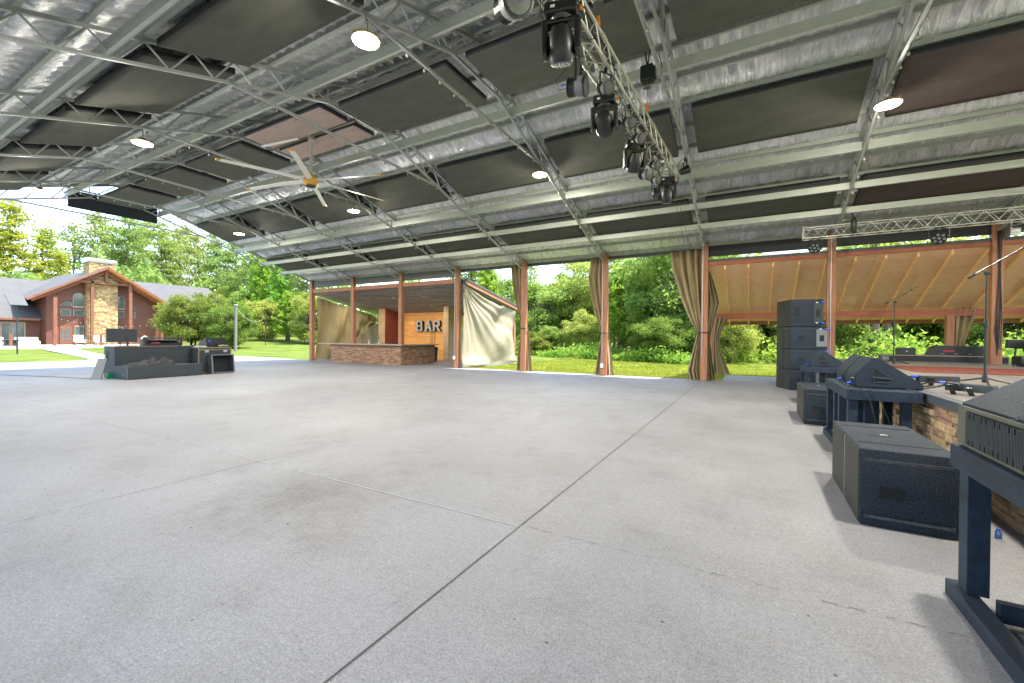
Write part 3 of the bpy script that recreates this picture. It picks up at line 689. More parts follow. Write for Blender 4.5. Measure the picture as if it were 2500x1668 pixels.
mk_curtain("khaki curtain with a bulge near its top tied to the middle post", [(0.02, -5.60, -4.82, 1.), (.8, -5.48, -4.9, .9), (1.3, -5.38, -4.98, .6), (1.7, -5.36, -5.03, .35), (2.4, -5.56, -5.05, .6), (3.3, -5.80, -5.07, 1), (4.0, -5.90, -5.08, 1.2), (4.3, -5.84, -5.08, .8), (4.74, -5.80, -5.08, 1)], YP+.16, 4, 5, tie=(XK[5], .20, 1.7, YP+.05))
mk_curtain("wide khaki curtain sweeping down left of the post beside the stage shelter", [(0.02, -2.0, -1.45, 1.), (.35, -2.08, -1.5, 1), (1.3, -1.84, -1.52, .5), (1.72, -1.74, -1.54, .3), (2.3, -2.05, -1.5, .5), (3.1, -2.36, -1.5, .9), (4.0, -2.64, -1.5, 1.2), (4.72, -2.76, -1.5, 1.3)], YP+.16, 4.5, 8, tie=(XK[6], .20, 1.72, YP+.05))
mk_curtain("olive curtain behind the right side of the post beside the stage shelter", [(0.02, -1.5, -1.16, 1.), (1.4, -1.48, -1.34, .4), (1.78, -1.46, -1.30, .3), (2.3, -1.47, -1.15, .5), (2.8, -1.47, -1.02, .8), (3.4, -1.47, -1.2, .9), (4.05, -1.47, -1.38, .6)], YP+.35, 3, 9, m=m_tarp2)
mk_curtain("brown curtain tied to the back left post of the stage shelter", [(0.02, -1.5, -.75, 1.), (.5, -1.45, -.95, 1), (1.2, -1.42, -1.2, .5), (1.6, -1.4, -1.2, .4), (2.4, -1.35, -.85, .9)], 19.75, 3, 11, m=m_tarp2)
mk_curtain("thin olive curtain hanging beside the back post under the plywood roof", [(.88, 5.95, 6.15, .8), (1.6, 5.98, 6.3, .7), (2.3, 5.98, 6.5, .8), (2.62, 5.98, 6.55, .8)], 20.0, 3, 12, m=m_curt, nz=40, nu=60)
mk_curtain("narrow curtain behind the speaker stack by the second stage post", [(0.9, 1.72, 1.98, 1), (1.6, 1.76, 1.95, .6), (2.45, 1.74, 2.0, .9)], 19.7, 3, 13, m=m_tarp2, nz=40, nu=60)
# tarps of the bar shelter, sheets in the y-z plane with swags
def tarp(label, x0, top, bottom, m, seed, swag, name="tarpaulin"):
    # top, bottom: lists of (y,z)
    rs = np.random.default_rng(seed)
    def fn(u, v):
        yt, zt = np.interp(u, np.linspace(0, 1, len(top)), [p[0] for p in top]), np.interp(u, np.linspace(0, 1, len(top)), [p[1] for p in top])
        yb, zb = np.interp(u, np.linspace(0, 1, len(bottom)), [p[0] for p in bottom]), np.interp(u, np.linspace(0, 1, len(bottom)), [p[1] for p in bottom])
        y = yt+(yb-yt)*(1-v); z = zt+(zb-zt)*(1-v)
        return x0+swag(u, v), y, z
    V, F = grid(150, 120, fn); c = np.array([x0, (top[0][0]+top[-1][0])/2, 0])
    o = npmesh(name, V-c, F, m, None, smooth=True); o.location = c; return tag(o, label, "tarpaulin", "tarpaulins on the bar shelter")
def swagR(u, v):
    # folds radiate from the top-left corner and hang in arcs
    r = np.sqrt((u*1.0)**2+((1-v)*.85)**2); a = np.arctan2((1-v)*.85, u+.02)
    s = .16*np.sin(9*a+2.5*r)*r*np.exp(-.6*r) + .10*np.sin(13*r+3*np.sin(2*a)) * np.clip(u*1.3, 0, 1)*(.3+.7*(v)) + .03*np.sin(30*a)*(1-r*.6)
    s += .22*np.exp(-((v-.03)/.07)**2)*(.4+.6*np.sin(7*u)) + .05*np.sin(22*u+3*v)*np.clip(u-.75, 0, 1)*4
    return s+.10
tarp("pale sand tarpaulin draped over the right end of the bar shelter", XB1+.16, [(16.86, 4.06), (17.6, 3.84), (18.6, 3.58), (19.5, 3.40), (20.1, 3.20), (20.5, 3.28), (21.2, 3.20), (21.95, 3.05)], [(16.72, .02), (17.5, .03), (19.2, .02), (20.6, .03), (21.9, .06)], m_tarp, 4, swagR)
def swagL(u, v):
    r = np.sqrt(u**2+(1-v)**2)
    return .13*np.sin(26*u+4*(1-v)-5*u*v)*(1-u)**.6 + .14*np.sin(15*(v+u*.9))*np.clip(u-.25, 0, 1)*1.4 + .03*np.sin(60*u)
tarp("olive tarpaulin sagging along the far left side of the bar shelter", XB0+.12, [(16.95, 3.88), (17.8, 3.72), (18.8, 3.52), (19.5, 3.40), (20.5, 3.20), (21.3, 3.02), (21.6, 2.88), (21.75, 2.6)], [(16.90, .02), (17.6, .02), (18.4, .02), (19.2, .3), (19.9, .9), (20.5, 1.36), (21.0, 1.9), (21.55, 2.45)], m_tarp2, 5, swagL)
tarp("pale lower tarpaulin flap behind the beer taps", XB0+.30, [(19.6, 1.3), (20.4, 1.75), (21.3, 2.35), (21.9, 2.5)], [(19.4, .02), (20.2, .02), (21.2, .02), (21.9, .02)], m_tarp, 6, lambda u, v: .06*np.sin(20*u+4*v))

# ------------------------------------------------------------------ stage shelter (lean-to)
ss = thing("stage_shelter", "red-beamed lean-to roof with plywood sheets and pine rafters behind the stage", "shelter", (3.6, 18.5, 0))
XS0, XS1 = XK[6], XK[10]; YS = 20.0; SS = .438
def zs(y): return 4.10-SS*(y-YP)
for k in (6, 7, 8, 9): part(ss, "front_beam", m_redwood, lambda mb: mb.box(XK[k]+.114, XK[k+1]-.114, YP-.06, YP+.05, 4.10, 4.22))
for k in (6, 7, 8, 9): part(ss, "gutter_board", m_fascia, lambda mb: mb.box(XK[k]+.114, XK[k+1]-.114, YP-.055, YP+.04, 4.222, 4.32))
def ply(mb):
    x = XS0-.1; w = 2.44
    y = YP-.05; j = 0
    while y < YS+.95:
        y2 = min(YS+.95, y+1.22); x = XS0-.1-(1.2 if j % 2 else 0)
        while x < XS1:
            x2 = x+w; a = max(x, XS0-.1); mb.add([(a, y, zs(y)+.005), (x2-.005, y, zs(y)+.005), (x2-.005, y2-.005, zs(y2)+.005), (a, y2-.005, zs(y2)+.005)], [(3, 2, 1, 0)]); x = x2
        y = y2; j += 1
part(ss, "plywood_ceiling", m_ply, ply)
part(ss, "roof", m_roofdk, lambda mb: mb.prism([(YP+.1, zs(YP+.1)+.04), (YS+1.0, zs(YS+1.0)+.04), (YS+1.0, zs(YS+1.0)+.14), (YP+.1, zs(YP+.1)+.14)], XS0-.1, XS1, 'x'))
x = -.864
while x < XS1:
    xr = x; part(ss, "rafter", m_raft, lambda mb: mb.prism([(YP+.052, zs(YP+.052)-.12), (YS+.92, zs(YS+.92)-.12), (YS+.92, zs(YS+.92)), (YP+.052, zs(YP+.052))], xr-.024, xr+.024, 'x')); x += .728
part(ss, "far_beam", m_redwood, lambda mb: mb.box(XS0-.1, XS1, YS-.06, YS+.06, zs(YS)-.10-.24, zs(YS)-.095))
part(ss, "tail_fascia", m_tail, lambda mb: mb.box(XS0-.1, XS1, YS+.93, YS+.97, zs(YS+.95)-.13, zs(YS+.95)+.03))
for i, xx in enumerate((XK[6], XK[7]-.25, XK[8]+.05, XK[9], XK[10])): part(ss, "far_post", m_post, lambda mb: mb.cbox((xx, YS, 1.18), (.20, .20, 2.37), ch=.01))

# ------------------------------------------------------------------ stage
ZS = .86; XF = 1.80
st = thing("stage", "raised stage deck with tan ledgestone front", "stage", (5, 9, 0))
part(st, "deck", m_deck, lambda mb: mb.box(XF+.08, 14, -3, 17.95, ZS-.06, ZS))
part(st, "edge_trim", m_trim, lambda mb: mb.box(XF-.03, XF+.078, -3, 17.98, ZS-.095, ZS+.004))
part(st, "stone_front", m_stone, lambda mb: ledge(mb, (XF+.04, 12.5), (XF+.04, 1.2), ZS-.10, (.035, .085), (.12, .40), .045))
part(st, "skirt", m_black, lambda mb: (mb.box(XF+.10, 13.9, -2.9, 17.8, 0, ZS-.065)))
tag(part(None, "stage_rug", m_rug, lambda mb: mb.box(2.85, 7.2, 11.2, 13.7, ZS+.003, ZS+.012)), "faded red rug on the stage deck", "rug")

# ------------------------------------------------------------------ benches
def bench(y0, y1, label, legs, skid=True):
    t = thing("wooden_bench", label, "bench", (1.4, (y0+y1)/2, 0), "black timber benches along the stage front")
    xa, xb, zt = 1.03, 1.74, .87
    part(t, "bench_top", m_bench, lambda mb: [mb.box(xa+.045+.112*i, xa+.045+.112*i+.108, y0+.045, y1-.045, zt-.032, zt-.002) for i in range(6)])
    part(t, "front_rail", m_bench, lambda mb: mb.cbox((xa+.02, (y0+y1)/2, zt-.065), (.04, y1-y0, .13), ch=.004))
    part(t, "back_rail", m_bench, lambda mb: mb.cbox((xb-.02, (y0+y1)/2, zt-.065), (.04, y1-y0, .13), ch=.004))
    for y in (y0+.02, y1-.02): part(t, "end_rail", m_bench, lambda mb: mb.cbox(((xa+xb)/2, y, zt-.066), (xb-xa-.081, .038, .126), ch=.004))
    for (lx, ly) in legs: part(t, "leg", m_bench, lambda mb: mb.cbox((lx, ly, (zt-.13+.09)/2), (.092, .11, zt-.13-.09), ch=.004))
    if skid:
        for lx in (1.045, 1.67): part(t, "floor_skid", m_bench, lambda mb: mb.cbox((lx, (y0+y1)/2-.05, .045), (.09, y1-y0-.02, .088), ch=.004))
    return t
bench(1.3, 3.48, "black timber bench cropped at the right edge carrying the nearest monitor", [(1.08, 3.30), (1.66, 3.36), (1.08, 1.6), (1.66, 1.6)])
mb = MB(); mb.cbox((1.40, 3.16, .075), (.55, .05, .10), ch=.004); o = mb.build("cross_brace", m_bench, None); o.parent = bpy.data.objects["wooden_bench"]; o.location = -Vector(o.parent.location)
bench(6.65, 8.42, "black timber bench with the pair of monitor wedges on it", [(1.08, 8.25), (1.08, 7.62), (1.08, 7.25), (1.10, 6.76), (1.30, 6.95), (1.34, 7.6), (1.42, 7.3), (1.62, 6.80), (1.60, 7.5)])
bench(11.75, 12.6, "black timber bench farthest along the stage with one monitor on it", [(1.08, 12.45), (1.12, 11.85), (1.40, 11.95), (1.66, 11.87)])

# ------------------------------------------------------------------ floor monitors
WP = [(0, 0), (0, .155), (.175, .385), (.215, .385), (.67, .06), (.67, 0)]
def monitor(loc, label, w=.66, handle=True):
    x, y, z = loc
    t = thing("stage_monitor", label, "stage monitor", loc, "stage monitor wedges")
    def body(mb):
        bm = bmesh.new(); vs0 = [bm.verts.new((x+a, y, z+b_)) for a, b_ in WP]; vs1 = [bm.verts.new((x+a, y+w, z+b_)) for a, b_ in WP]; n = len(WP)
        bm.faces.new(vs0); bm.faces.new(vs1[::-1])
        for i in range(n): bm.faces.new([vs0[(i+1) % n], vs0[i], vs1[i], vs1[(i+1) % n]])
        bmesh.ops.recalc_face_normals(bm, faces=bm.faces[:]); bmesh.ops.bevel(bm, geom=bm.edges[:], offset=.012, segments=2, affect='EDGES')
        bm.verts.index_update(); mb.add([v.co for v in bm.verts], [tuple(v.index for v in f.verts) for f in bm.faces]); bm.free()
    part(t, "cabinet", m_spk, body, True)
    part(t, "front_grille", m_spkg, lambda mb: mb.prism([(.235, .365), (.655, .065), (.663, .075), (.243, .377)], y+.04, y+w-.04, 'y').xf(Matrix.Translation((x, 0, z))), False)
    if handle:
        part(t, "handle_recess", m_rec, lambda mb: mb.prism([(x+.19, z+.07), (x+.34, z+.07), (x+.355, z+.10), (x+.355, z+.13), (x+.20, z+.24), (x+.185, z+.23)], y-.004, y+.01, 'y'))
        part(t, "handle_bar", m_grey, lambda mb: mb.bar((x+.175, y-.014, z+.135), (x+.37, y-.014, z+.125), .012, .022))
        part(t, "handle_rim", m_grey, lambda mb: mb.path([(x+.19, y-.006, z+.07), (x+.34, y-.006, z+.07), (x+.358, y-.006, z+.10), (x+.358, y-.006, z+.13), (x+.20, y-.006, z+.245), (x+.183, y-.006, z+.23), (x+.19, y-.006, z+.07)], .005, 5))
    # rear connector panel with two blue plugs
    for dy in (.10,):
        part(t, "power_plug", m_blue, lambda mb: mb.tube((x-.07, y+dy, z+.035), (x-.005, y+dy, z+.055), .014, 8))
        part(t, "plug_boot", m_plast, lambda mb: mb.cbox((x-.012, y+dy, z+.085), (.03, .035, .06), ch=.004))
    return t
monitor((1.17, 7.02, .87), "nearer monitor wedge of the pair on the middle bench, open triangular side handle"); monitor((1.17, 7.72, .87), "farther monitor wedge of the pair on the middle bench", handle=False)
monitor((1.17, 11.95, .87), "single monitor wedge on the farthest bench before the speaker stack", w=.56)
# big near monitor: slotted grille on its low side
nm = thing("stage_monitor", "largest monitor wedge at the right edge with a slotted vertical grille", "stage monitor", (1.3, 2.6, .88), "stage monitor wedges")
NX, NY1, NY0, NZ = 1.06, 3.46, 1.75, .875
def nbody(mb):
    prof = [(NX, NZ), (NX, NZ+.235), (NX+.33, NZ+.44), (NX+.74, NZ+.40), (NX+.74, NZ)]
    bm = bmesh.new(); a = [bm.verts.new((p, NY0, q)) for p, q in prof]; b_ = [bm.verts.new((p, NY1, q)) for p, q in prof]; n = len(prof)
    bm.faces.new(a); bm.faces.new(b_[::-1])
    for i in range(n): bm.faces.new([a[(i+1) % n], a[i], b_[i], b_[(i+1) % n]])
    bmesh.ops.recalc_face_normals(bm, faces=bm.faces[:]); bmesh.ops.bevel(bm, geom=bm.edges[:], offset=.012, segments=2, affect='EDGES'); bm.verts.index_update()
    mb.add([v.co for v in bm.verts], [tuple(v.index for v in f.verts) for f in bm.faces]); bm.free()
part(nm, "cabinet", m_spk, nbody, True)
part(nm, "slot_recess", m_rec, lambda mb: mb.box(NX-.003, NX+.004, NY0+.1, NY1-.13, NZ+.02, NZ+.205))
def slots(mb):
    y = NY1-.137; i = 0
    while y > NY0+.1:
        mb.box(NX-.016, NX-.002, y-.0075, y, NZ+.025 if i % 11 not in (3, 7) else NZ+.055, NZ+.20 if i % 11 not in (4, 8) else NZ+.17); y -= .0125; i += 1
part(nm, "grille_bars", mat("grille_dark_grey", (.035, .045, .052), .45, .3), slots)
part(nm, "face_frame", mat("olive_grey_edge", (.085, .09, .065), .5), lambda mb: (mb.box(NX-.006, NX+.002, NY1-.128, NY1-.006, NZ+.006, NZ+.228), mb.box(NX-.006, NX+.002, NY0, NY1-.1285, NZ+.208, NZ+.228), mb.box(NX-.006, NX+.002, NY0, NY1-.1285, NZ+.004, NZ+.018)))
def dots(mb):
    # embossed arc of short ribs on the sloping top
    d = Vector((.33, 0, .205)).normalized(); n = Vector((-d.z, 0, d.x))
    for r in range(11):
        for i in range(int(14+r*1.5)):
            a = -1.15+2.3*i/(13+r*1.5); rad = .06+.022*r; p = Vector((NX+.17, 2.86, NZ+.235+.105+.003)) + d*(rad*math.sin(a)*.9+.02) + Vector((0, -1, 0))*(rad*math.cos(a)-.12)
            mb.bar(p, p+d*.007+Vector((0, -.006, 0)), .0035, .004, up=n)
part(nm, "embossed_ribs", mat("grey_emboss", (.13, .13, .125), .5), dots)
part(nm, "edge_line", m_greyl, lambda mb: mb.bar((NX+.10, 3.05, NZ+.235+.066), (NX+.10, 2.90, NZ+.235+.066), .004, .003))

# ------------------------------------------------------------------ subwoofers and stack
m_rail = mat("worn_rail", (.075, .08, .085), .5, .2, .45, 25)
def sub(loc, dims, label, yaw=0., group="subwoofers on the floor by the stage", bone=True, name="subwoofer"):
    # origin at the near-left bottom corner; x width, y depth
    w, d, h = dims; t = thing(name, label, "speaker", loc, group); L0 = Vector(loc); t.rotation_euler = (0, 0, yaw)
    def P(nm_, m, fn, sm=False):
        mb = MB(); fn(mb); return mb.build(nm_, m, t, smooth=sm, world=False)
    P("cabinet", m_spk, lambda mb: mb.cbox((w/2, d/2, h/2), (w, d, h), ch=.012), True)
    P("front_seam", m_greyl, lambda mb: mb.box(-.003, .004, d*.47, d*.51, .02, h-.02))
    P("left_cover", m_spkg, lambda mb: (mb.box(-.006, .003, .02, d*.465, .015, h-.012), mb.box(-.006, .003, d*.515, d-.02, .015, h-.012)))
    for z in (h*.13, h*.86): P("skid_rail", m_rail, lambda mb: mb.bar((w*.08, -.006, z), (w*.90, -.006, z), .014, .022))
    for z in (h*.13, h*.86): P("rail_end", m_grey, lambda mb: (mb.cbox((w*.915, -.006, z), (.022, .014, .032), ch=.003), mb.cbox((w*.065, -.006, z), (.016, .014, .030), ch=.003)))
    if bone:
        P("handle_recess", m_rec, lambda mb: mb.prism([(w*.20, h*.40), (w*.235, h*.38), (w*.33, h*.41), (w*.42, h*.37), (w*.455, h*.40), (w*.44, h*.46), (w*.455, h*.51), (w*.42, h*.53), (w*.33, h*.50), (w*.235, h*.535), (w*.20, h*.52), (w*.215, h*.46)], -.003, .01, 'y'))
        P("handle_rim", m_plast, lambda mb: mb.path([(w*u, -.003, h*v) for u, v in ((.20, .40), (.235, .38), (.33, .41), (.42, .37), (.455, .40), (.44, .46), (.455, .51), (.42, .53), (.33, .50), (.235, .535), (.20, .52), (.215, .46), (.20, .40))], .004, 5))
        for y in (d*.20, d*.80): P("top_groove", m_rec, lambda mb: mb.bar((w*.05, y, h+.001), (w*.93, y, h+.001), .012, .006))
        P("top_handle", m_rec, lambda mb: mb.prism([(w*.42+.09*math.cos(a), d*.5+.055*math.sin(a)) for a in [i*math.pi/8 for i in range(16)]], h-.002, h+.003, 'z'))
        P("top_catch", m_galv, lambda mb: mb.cbox((w*.42+.03, d*.5, h+.005), (.05, .03, .006)))
    return t
sub((.764, 4.345, .0), (.60, 1.36, .61), "nearest large black subwoofer on the floor at the right", yaw=-.006)
sub((.808, 9.065, .0), (.60, 1.43, .615), "smaller-looking black subwoofer on the floor beyond the middle bench", yaw=-.006)
def stack_box(z, h, label, top=False):
    t = thing("loudspeaker", label, "speaker", (.98, 14.95, z), "loudspeakers in the tall stack"); t.rotation_euler = (0, 0, .335)
    def P(nm_, m, fn, sm=False):
        mb = MB(); fn(mb); return mb.build(nm_, m, t, smooth=sm, world=False)
    W_ = .98 if not top else .86; Dp = .93
    P("cabinet", m_spk, lambda mb: mb.cbox((W_/2, Dp/2, h/2), (W_, Dp, h-.008), ch=.012), True)
    P("left_cover", m_spkg, lambda mb: (mb.box(-.006, .003, .02, Dp*.43, .02, h-.02), mb.box(-.006, .003, Dp*.5, Dp-.02, .02, h-.02)) if not top else mb.box(-.006, .003, .02, Dp-.02, .02, h-.02))
    if top: P("handle_recess", m_rec, lambda mb: mb.box(W_*.08, W_*.28, -.004, .01, h*.40, h*.72))
    else: P("handle_recess", m_rec, lambda mb: mb.prism([(W_*.20, h*.42), (W_*.38, h*.42), (W_*.36, h*.48), (W_*.38, h*.58), (W_*.20, h*.58), (W_*.22, h*.5)], -.004, .01, 'y'))
    for zz in (.07, h-.07): P("rigging_rail", m_grey, lambda mb: mb.bar((W_*.05, -.005, zz), (W_*.62, -.005, zz), .012, .018))
    P("amp_panel", m_greyl if not top else m_dgreen, lambda mb: mb.box(W_*.70, W_*.985, -.012, .006, h*.12, h*.88))
    P("amp_slot", m_rec, lambda mb: mb.box(W_*.78, W_*.90, -.016, -.010, h*.36, h*.62))
    for zz in ((h*.9,) if not top else (h*.14, h*.88)):
        P("power_plug", m_blue, lambda mb: mb.tube((W_*.92, -.03, zz), (W_*1.08, -.06, zz-.01), .022, 8, .010)); P("plug_label", m_galv, lambda mb: mb.cbox((W_*.80, -.016, zz), (.06, .008, .03)))
    return t
stack_box(0, .61, "bottom black subwoofer of the tall speaker stack"); stack_box(.61, .60, "second black subwoofer from the bottom of the tall speaker stack")
stack_box(1.21, .66, "third black subwoofer up in the tall speaker stack"); stack_box(1.87, .80, "topmost black loudspeaker of the tall speaker stack with a square side recess", top=True)

# ------------------------------------------------------------------ mic stands
def micstand(base, zj, tail, tip, label):
    x, y = base; t = thing("microphone_stand", label, "microphone stand", (x, y, ZS), "microphone stands on the stage")
    part(t, "pole", m_dgreen, lambda mb: (mb.tube((x, y, ZS+.05), (x, y, ZS+.85), .016, 10), mb.tube((x, y, ZS+.85), (x, y, zj), .010, 8)))
    part(t, "clutch", m_plast, lambda mb: (mb.lathe([(.02, -.06), (.024, -.03), (.024, .03), (.016, .06)], 12, (x, y, ZS+.86)), mb.cbox((x, y, zj), (.05, .05, .05), ch=.01), mb.tube((x, y, zj), (x+.05, y, zj-.02), .012)))
    part(t, "boom", m_plast, lambda mb: (mb.tube((x-.19, y, tail), (tip[0], y, tip[1]), .010, 8), mb.tube((x-.19, y, tail), (x-.12, y, tail+(tip[1]-tail)*.07/(tip[0]-x+.19)), .018, 10), mb.cbox((tip[0]-.13, y, tip[1]-.08), (.03, .03, .05), ch=.006)))
    part(t, "hub", m_plast, lambda mb: mb.lathe([(.03, 0), (.035, .04), (.022, .12)], 12, (x, y, ZS+.03)))
    for a in (.3, 2.4, 4.5): part(t, "foot", m_plast, lambda mb: mb.tube((x, y, ZS+.10), (x+.34*math.cos(a), y+.34*math.sin(a), ZS+.015), .012, 6))
    return t
micstand((3.26, 14.75), 2.50, 2.46, (3.72, 2.88), "farther slim microphone boom stand on the stage, before the plywood roof")
micstand((2.88, 8.55), 2.44, 2.38, (3.46, 2.93), "nearer tall microphone boom stand on the stage at the right")
# ------------------------------------------------------------------ ceiling fan
FC = Vector((-10.64, 7.54, 5.76))
fan = thing("ceiling_fan", "large six-bladed cream ceiling fan with amber hub and blade tips", "ceiling fan", FC)
part(fan, "hub", m_fanhub, lambda mb: mb.lathe([(.05, -.14), (.11, -.135), (.17, -.10), (.20, -.04), (.205, .02), (.15, .05), (.14, .12), (.10, .16), (.05, .17)], 28, FC), True)
part(fan, "hub_ring", m_plast, lambda mb: mb.lathe([(.10, -.162), (.12, -.168), (.13, -.158)], 28, FC))
part(fan, "down_rod", m_steel, lambda mb: mb.tube(FC+Vector((0, 0, .15)), (FC.x, FC.y, 6.98), .038, 12))
part(fan, "mounting_pipe", mat("olive_pipe", (.12, .11, .05), .5), lambda mb: mb.tube((XK[3]+.05, 7.52, 6.98), (XK[4]-.05, 7.52, 6.98), .035, 10))
part(fan, "mounting_clamp", m_galv, lambda mb: (mb.cbox((FC.x, 7.54, 6.97), (.14, .30, .03)), mb.cbox((FC.x, 7.54, 6.90), (.12, .12, .10), ch=.01)))
part(fan, "safety_channel", m_white, lambda mb: mb.bar((FC.x-1.55, 7.1, 6.86), (FC.x-.3, 7.35, 6.90), .07, .03))
for i in range(6):
    a = math.atan2(.498, 2.046)+i*math.pi/3; d = Vector((math.cos(a), math.sin(a), 0)); s_ = Vector((-d.y, d.x, 0)); up = Vector((0, 0, 1))
    bl = MB(); n = 10
    vs = []
    for j in range(n+1):
        t = j/n; r = .18+1.92*t; w = .074-.018*t; dr = -.05*t*t; th = .014; tw = .22
        c = FC + d*r + up*(dr+.0)
        for q, k2 in ((-1, -1), (1, -1), (1, 1), (-1, 1)): vs.append(c + s_*w*q + up*(q*w*tw + k2*th/2))
    fs = [(j*4+q, j*4+(q+1) % 4, (j+1)*4+(q+1) % 4, (j+1)*4+q) for j in range(n) for q in range(4)]+[(3, 2, 1, 0), tuple(n*4+q for q in range(4))]
    bl.add(vs, fs); b_ = bl.build("blade", m_fanbl, fan)
    tp_ = MB(); c = FC+d*2.26+up*-.05; tp_.bar(FC+d*2.095+up*-.05, FC+d*2.19+up*-.055, .128, .022); tp_.build("blade_tip", m_fanhub, b_)

# ------------------------------------------------------------------ box truss with lights
def boxtruss(name, label, p0, p1, w, group=None, pitch=.48, r=.024, rl=.011):
    p0, p1 = Vector(p0), Vector(p1); d = (p1-p0).normalized(); up = Vector((0, 0, 1)); s_ = d.cross(up).normalized(); t = thing(name, label, "lighting truss", (p0+p1)/2, group)
    cor = [s_*(w/2)*a + up*(w/2)*b_ for a, b_ in ((-1, -1), (1, -1), (1, 1), (-1, 1))]
    for c in cor: part(t, "main_tube", m_alu, lambda mb: mb.tube(p0+c, p1+c, r, 10), True)
    L_ = (p1-p0).length; n = int(L_/pitch)
    for f in range(4):
        a, b_ = cor[f], cor[(f+1) % 4]
        def lac(mb):
            for i in range(n):
                q0 = p0+d*(L_*i/n); qm = p0+d*(L_*(i+.5)/n); q1 = p0+d*(L_*(i+1)/n)
                mb.tube(q0+a, qm+b_, rl, 6); mb.tube(qm+b_, q1+a, rl, 6)
        part(t, "lacing", m_alu, lac)
    for e, q in ((p1, 1), (p0, 0)):
        part(t, "end_frame", m_alu, lambda mb: [mb.tube(e+cor[i], e+cor[(i+1) % 4], .016, 6) for i in range(4)])
    return t, d, s_
T0, T1 = (-2.28+.038*1.0, 1.0, 5.65), (-2.28+.038*11.3, 11.3, 5.65)
tr, td, ts = boxtruss("lighting_truss", "bright aluminium box truss hung with stage lights in front of the stage", T0, T1, .30, "aluminium lighting trusses")
part(tr, "tube_joint", m_alu, lambda mb: [mb.tube((-2.28+.038*y+a, y-.09, 5.65+b_), (-2.28+.038*y+a, y+.09, 5.65+b_), .034, 10) for y in (3.0, 6.0, 9.0) for a in (-.15, .15) for b_ in (-.15, .15)])
def tx(y, left=True): return -2.28+.038*y+(-.15 if left else .15)

def moving_head(loc, label, yaw, tilt, s=1.0):
    t = thing("moving_head_light", label, "stage light", loc, "moving head lights on the truss")
    L0 = Vector(loc); Rz = Matrix.Rotation(yaw, 3, 'Z')
    def W_(v): return L0 + Rz @ (Vector(v)*s)
    def P(nm_, m, fn, sm=False):
        mb = MB(); fn(mb); st_ = 0; mb.v = [tuple(W_(v)) for v in mb.v]; return mb.build(nm_, m, t, smooth=sm)
    P("base", m_plast, lambda mb: (mb.cbox((0, 0, -.02), (.36, .26, .13), ch=.025), mb.lathe([(.10, -.13), (.12, -.09), (.12, -.085)], 16)))
    P("clamp", m_galv, lambda mb: (mb.cbox((-.1, 0, .075), (.05, .05, .06), ch=.01), mb.cbox((.1, 0, .075), (.05, .05, .06), ch=.01)))
    P("yoke", m_plast, lambda mb: (mb.cbox((-.185, 0, -.30), (.065, .15, .38), ch=.02), mb.cbox((.185, 0, -.30), (.065, .15, .38), ch=.02), mb.cbox((0, 0, -.135), (.40, .15, .05), ch=.015)))
    ax = Vector((0, math.sin(tilt), -math.cos(tilt))); o = Vector((0, 0, -.37))
    h = P("head", m_plast, lambda mb: mb.lathe([(.05, -.19), (.10, -.17), (.135, -.08), (.15, .02), (.148, .10), (.135, .16), (.125, .19)], 24, o, ax), True)
    def lens(mb): mb.lathe([(.118, .185), (.116, .194), (.05, .199)], 24, o, ax)
    mb = MB(); lens(mb); mb.v = [tuple(W_(v)) for v in mb.v]; mb.build("lens", m_lens, h)
    mb = MB()
    for r_, n_ in ((.035, 6), (.085, 12)):
        for i in range(n_):
            u1 = ax.orthogonal().normalized(); u2 = ax.cross(u1); c = o+ax*.200+(u1*math.cos(i*2*math.pi/n_)+u2*math.sin(i*2*math.pi/n_))*r_; mb.lathe([(.016, -.003), (.012, .003)], 8, c, ax)
    mb.v = [tuple(W_(v)) for v in mb.v]; mb.build("lens_ring", m_galv, h)
    P("side_label", m_white, lambda mb: mb.cbox((-.08, -.132, -.02), (.05, .004, .03)))
    P("safety_hook", m_orange, lambda mb: mb.cbox((.21, .02, .02), (.04, .04, .05), ch=.012))
    P("power_lead", m_wire, lambda mb: mb.path([(.12, 0, .0), (.24, .08, -.08), (.26, .12, .06), (.16, .14, .20), (.05, .15, .24)], .008, 5))
    return t
moving_head((-2.05, 4.80, 5.42), "nearest moving head light, pointing down with a clear round lens", .25, .35, 1.08)
moving_head((tx(6.9), 6.9, 5.40), "second moving head light along the truss, head turned toward the stage with orange leds", .2, 1.15)
moving_head((tx(8.7), 8.7, 5.40), "third moving head light along the truss, long head hanging down", .5, .5)
moving_head((-1.86, 11.0, 5.38), "farthest moving head light at the end of the truss", .15, .25)
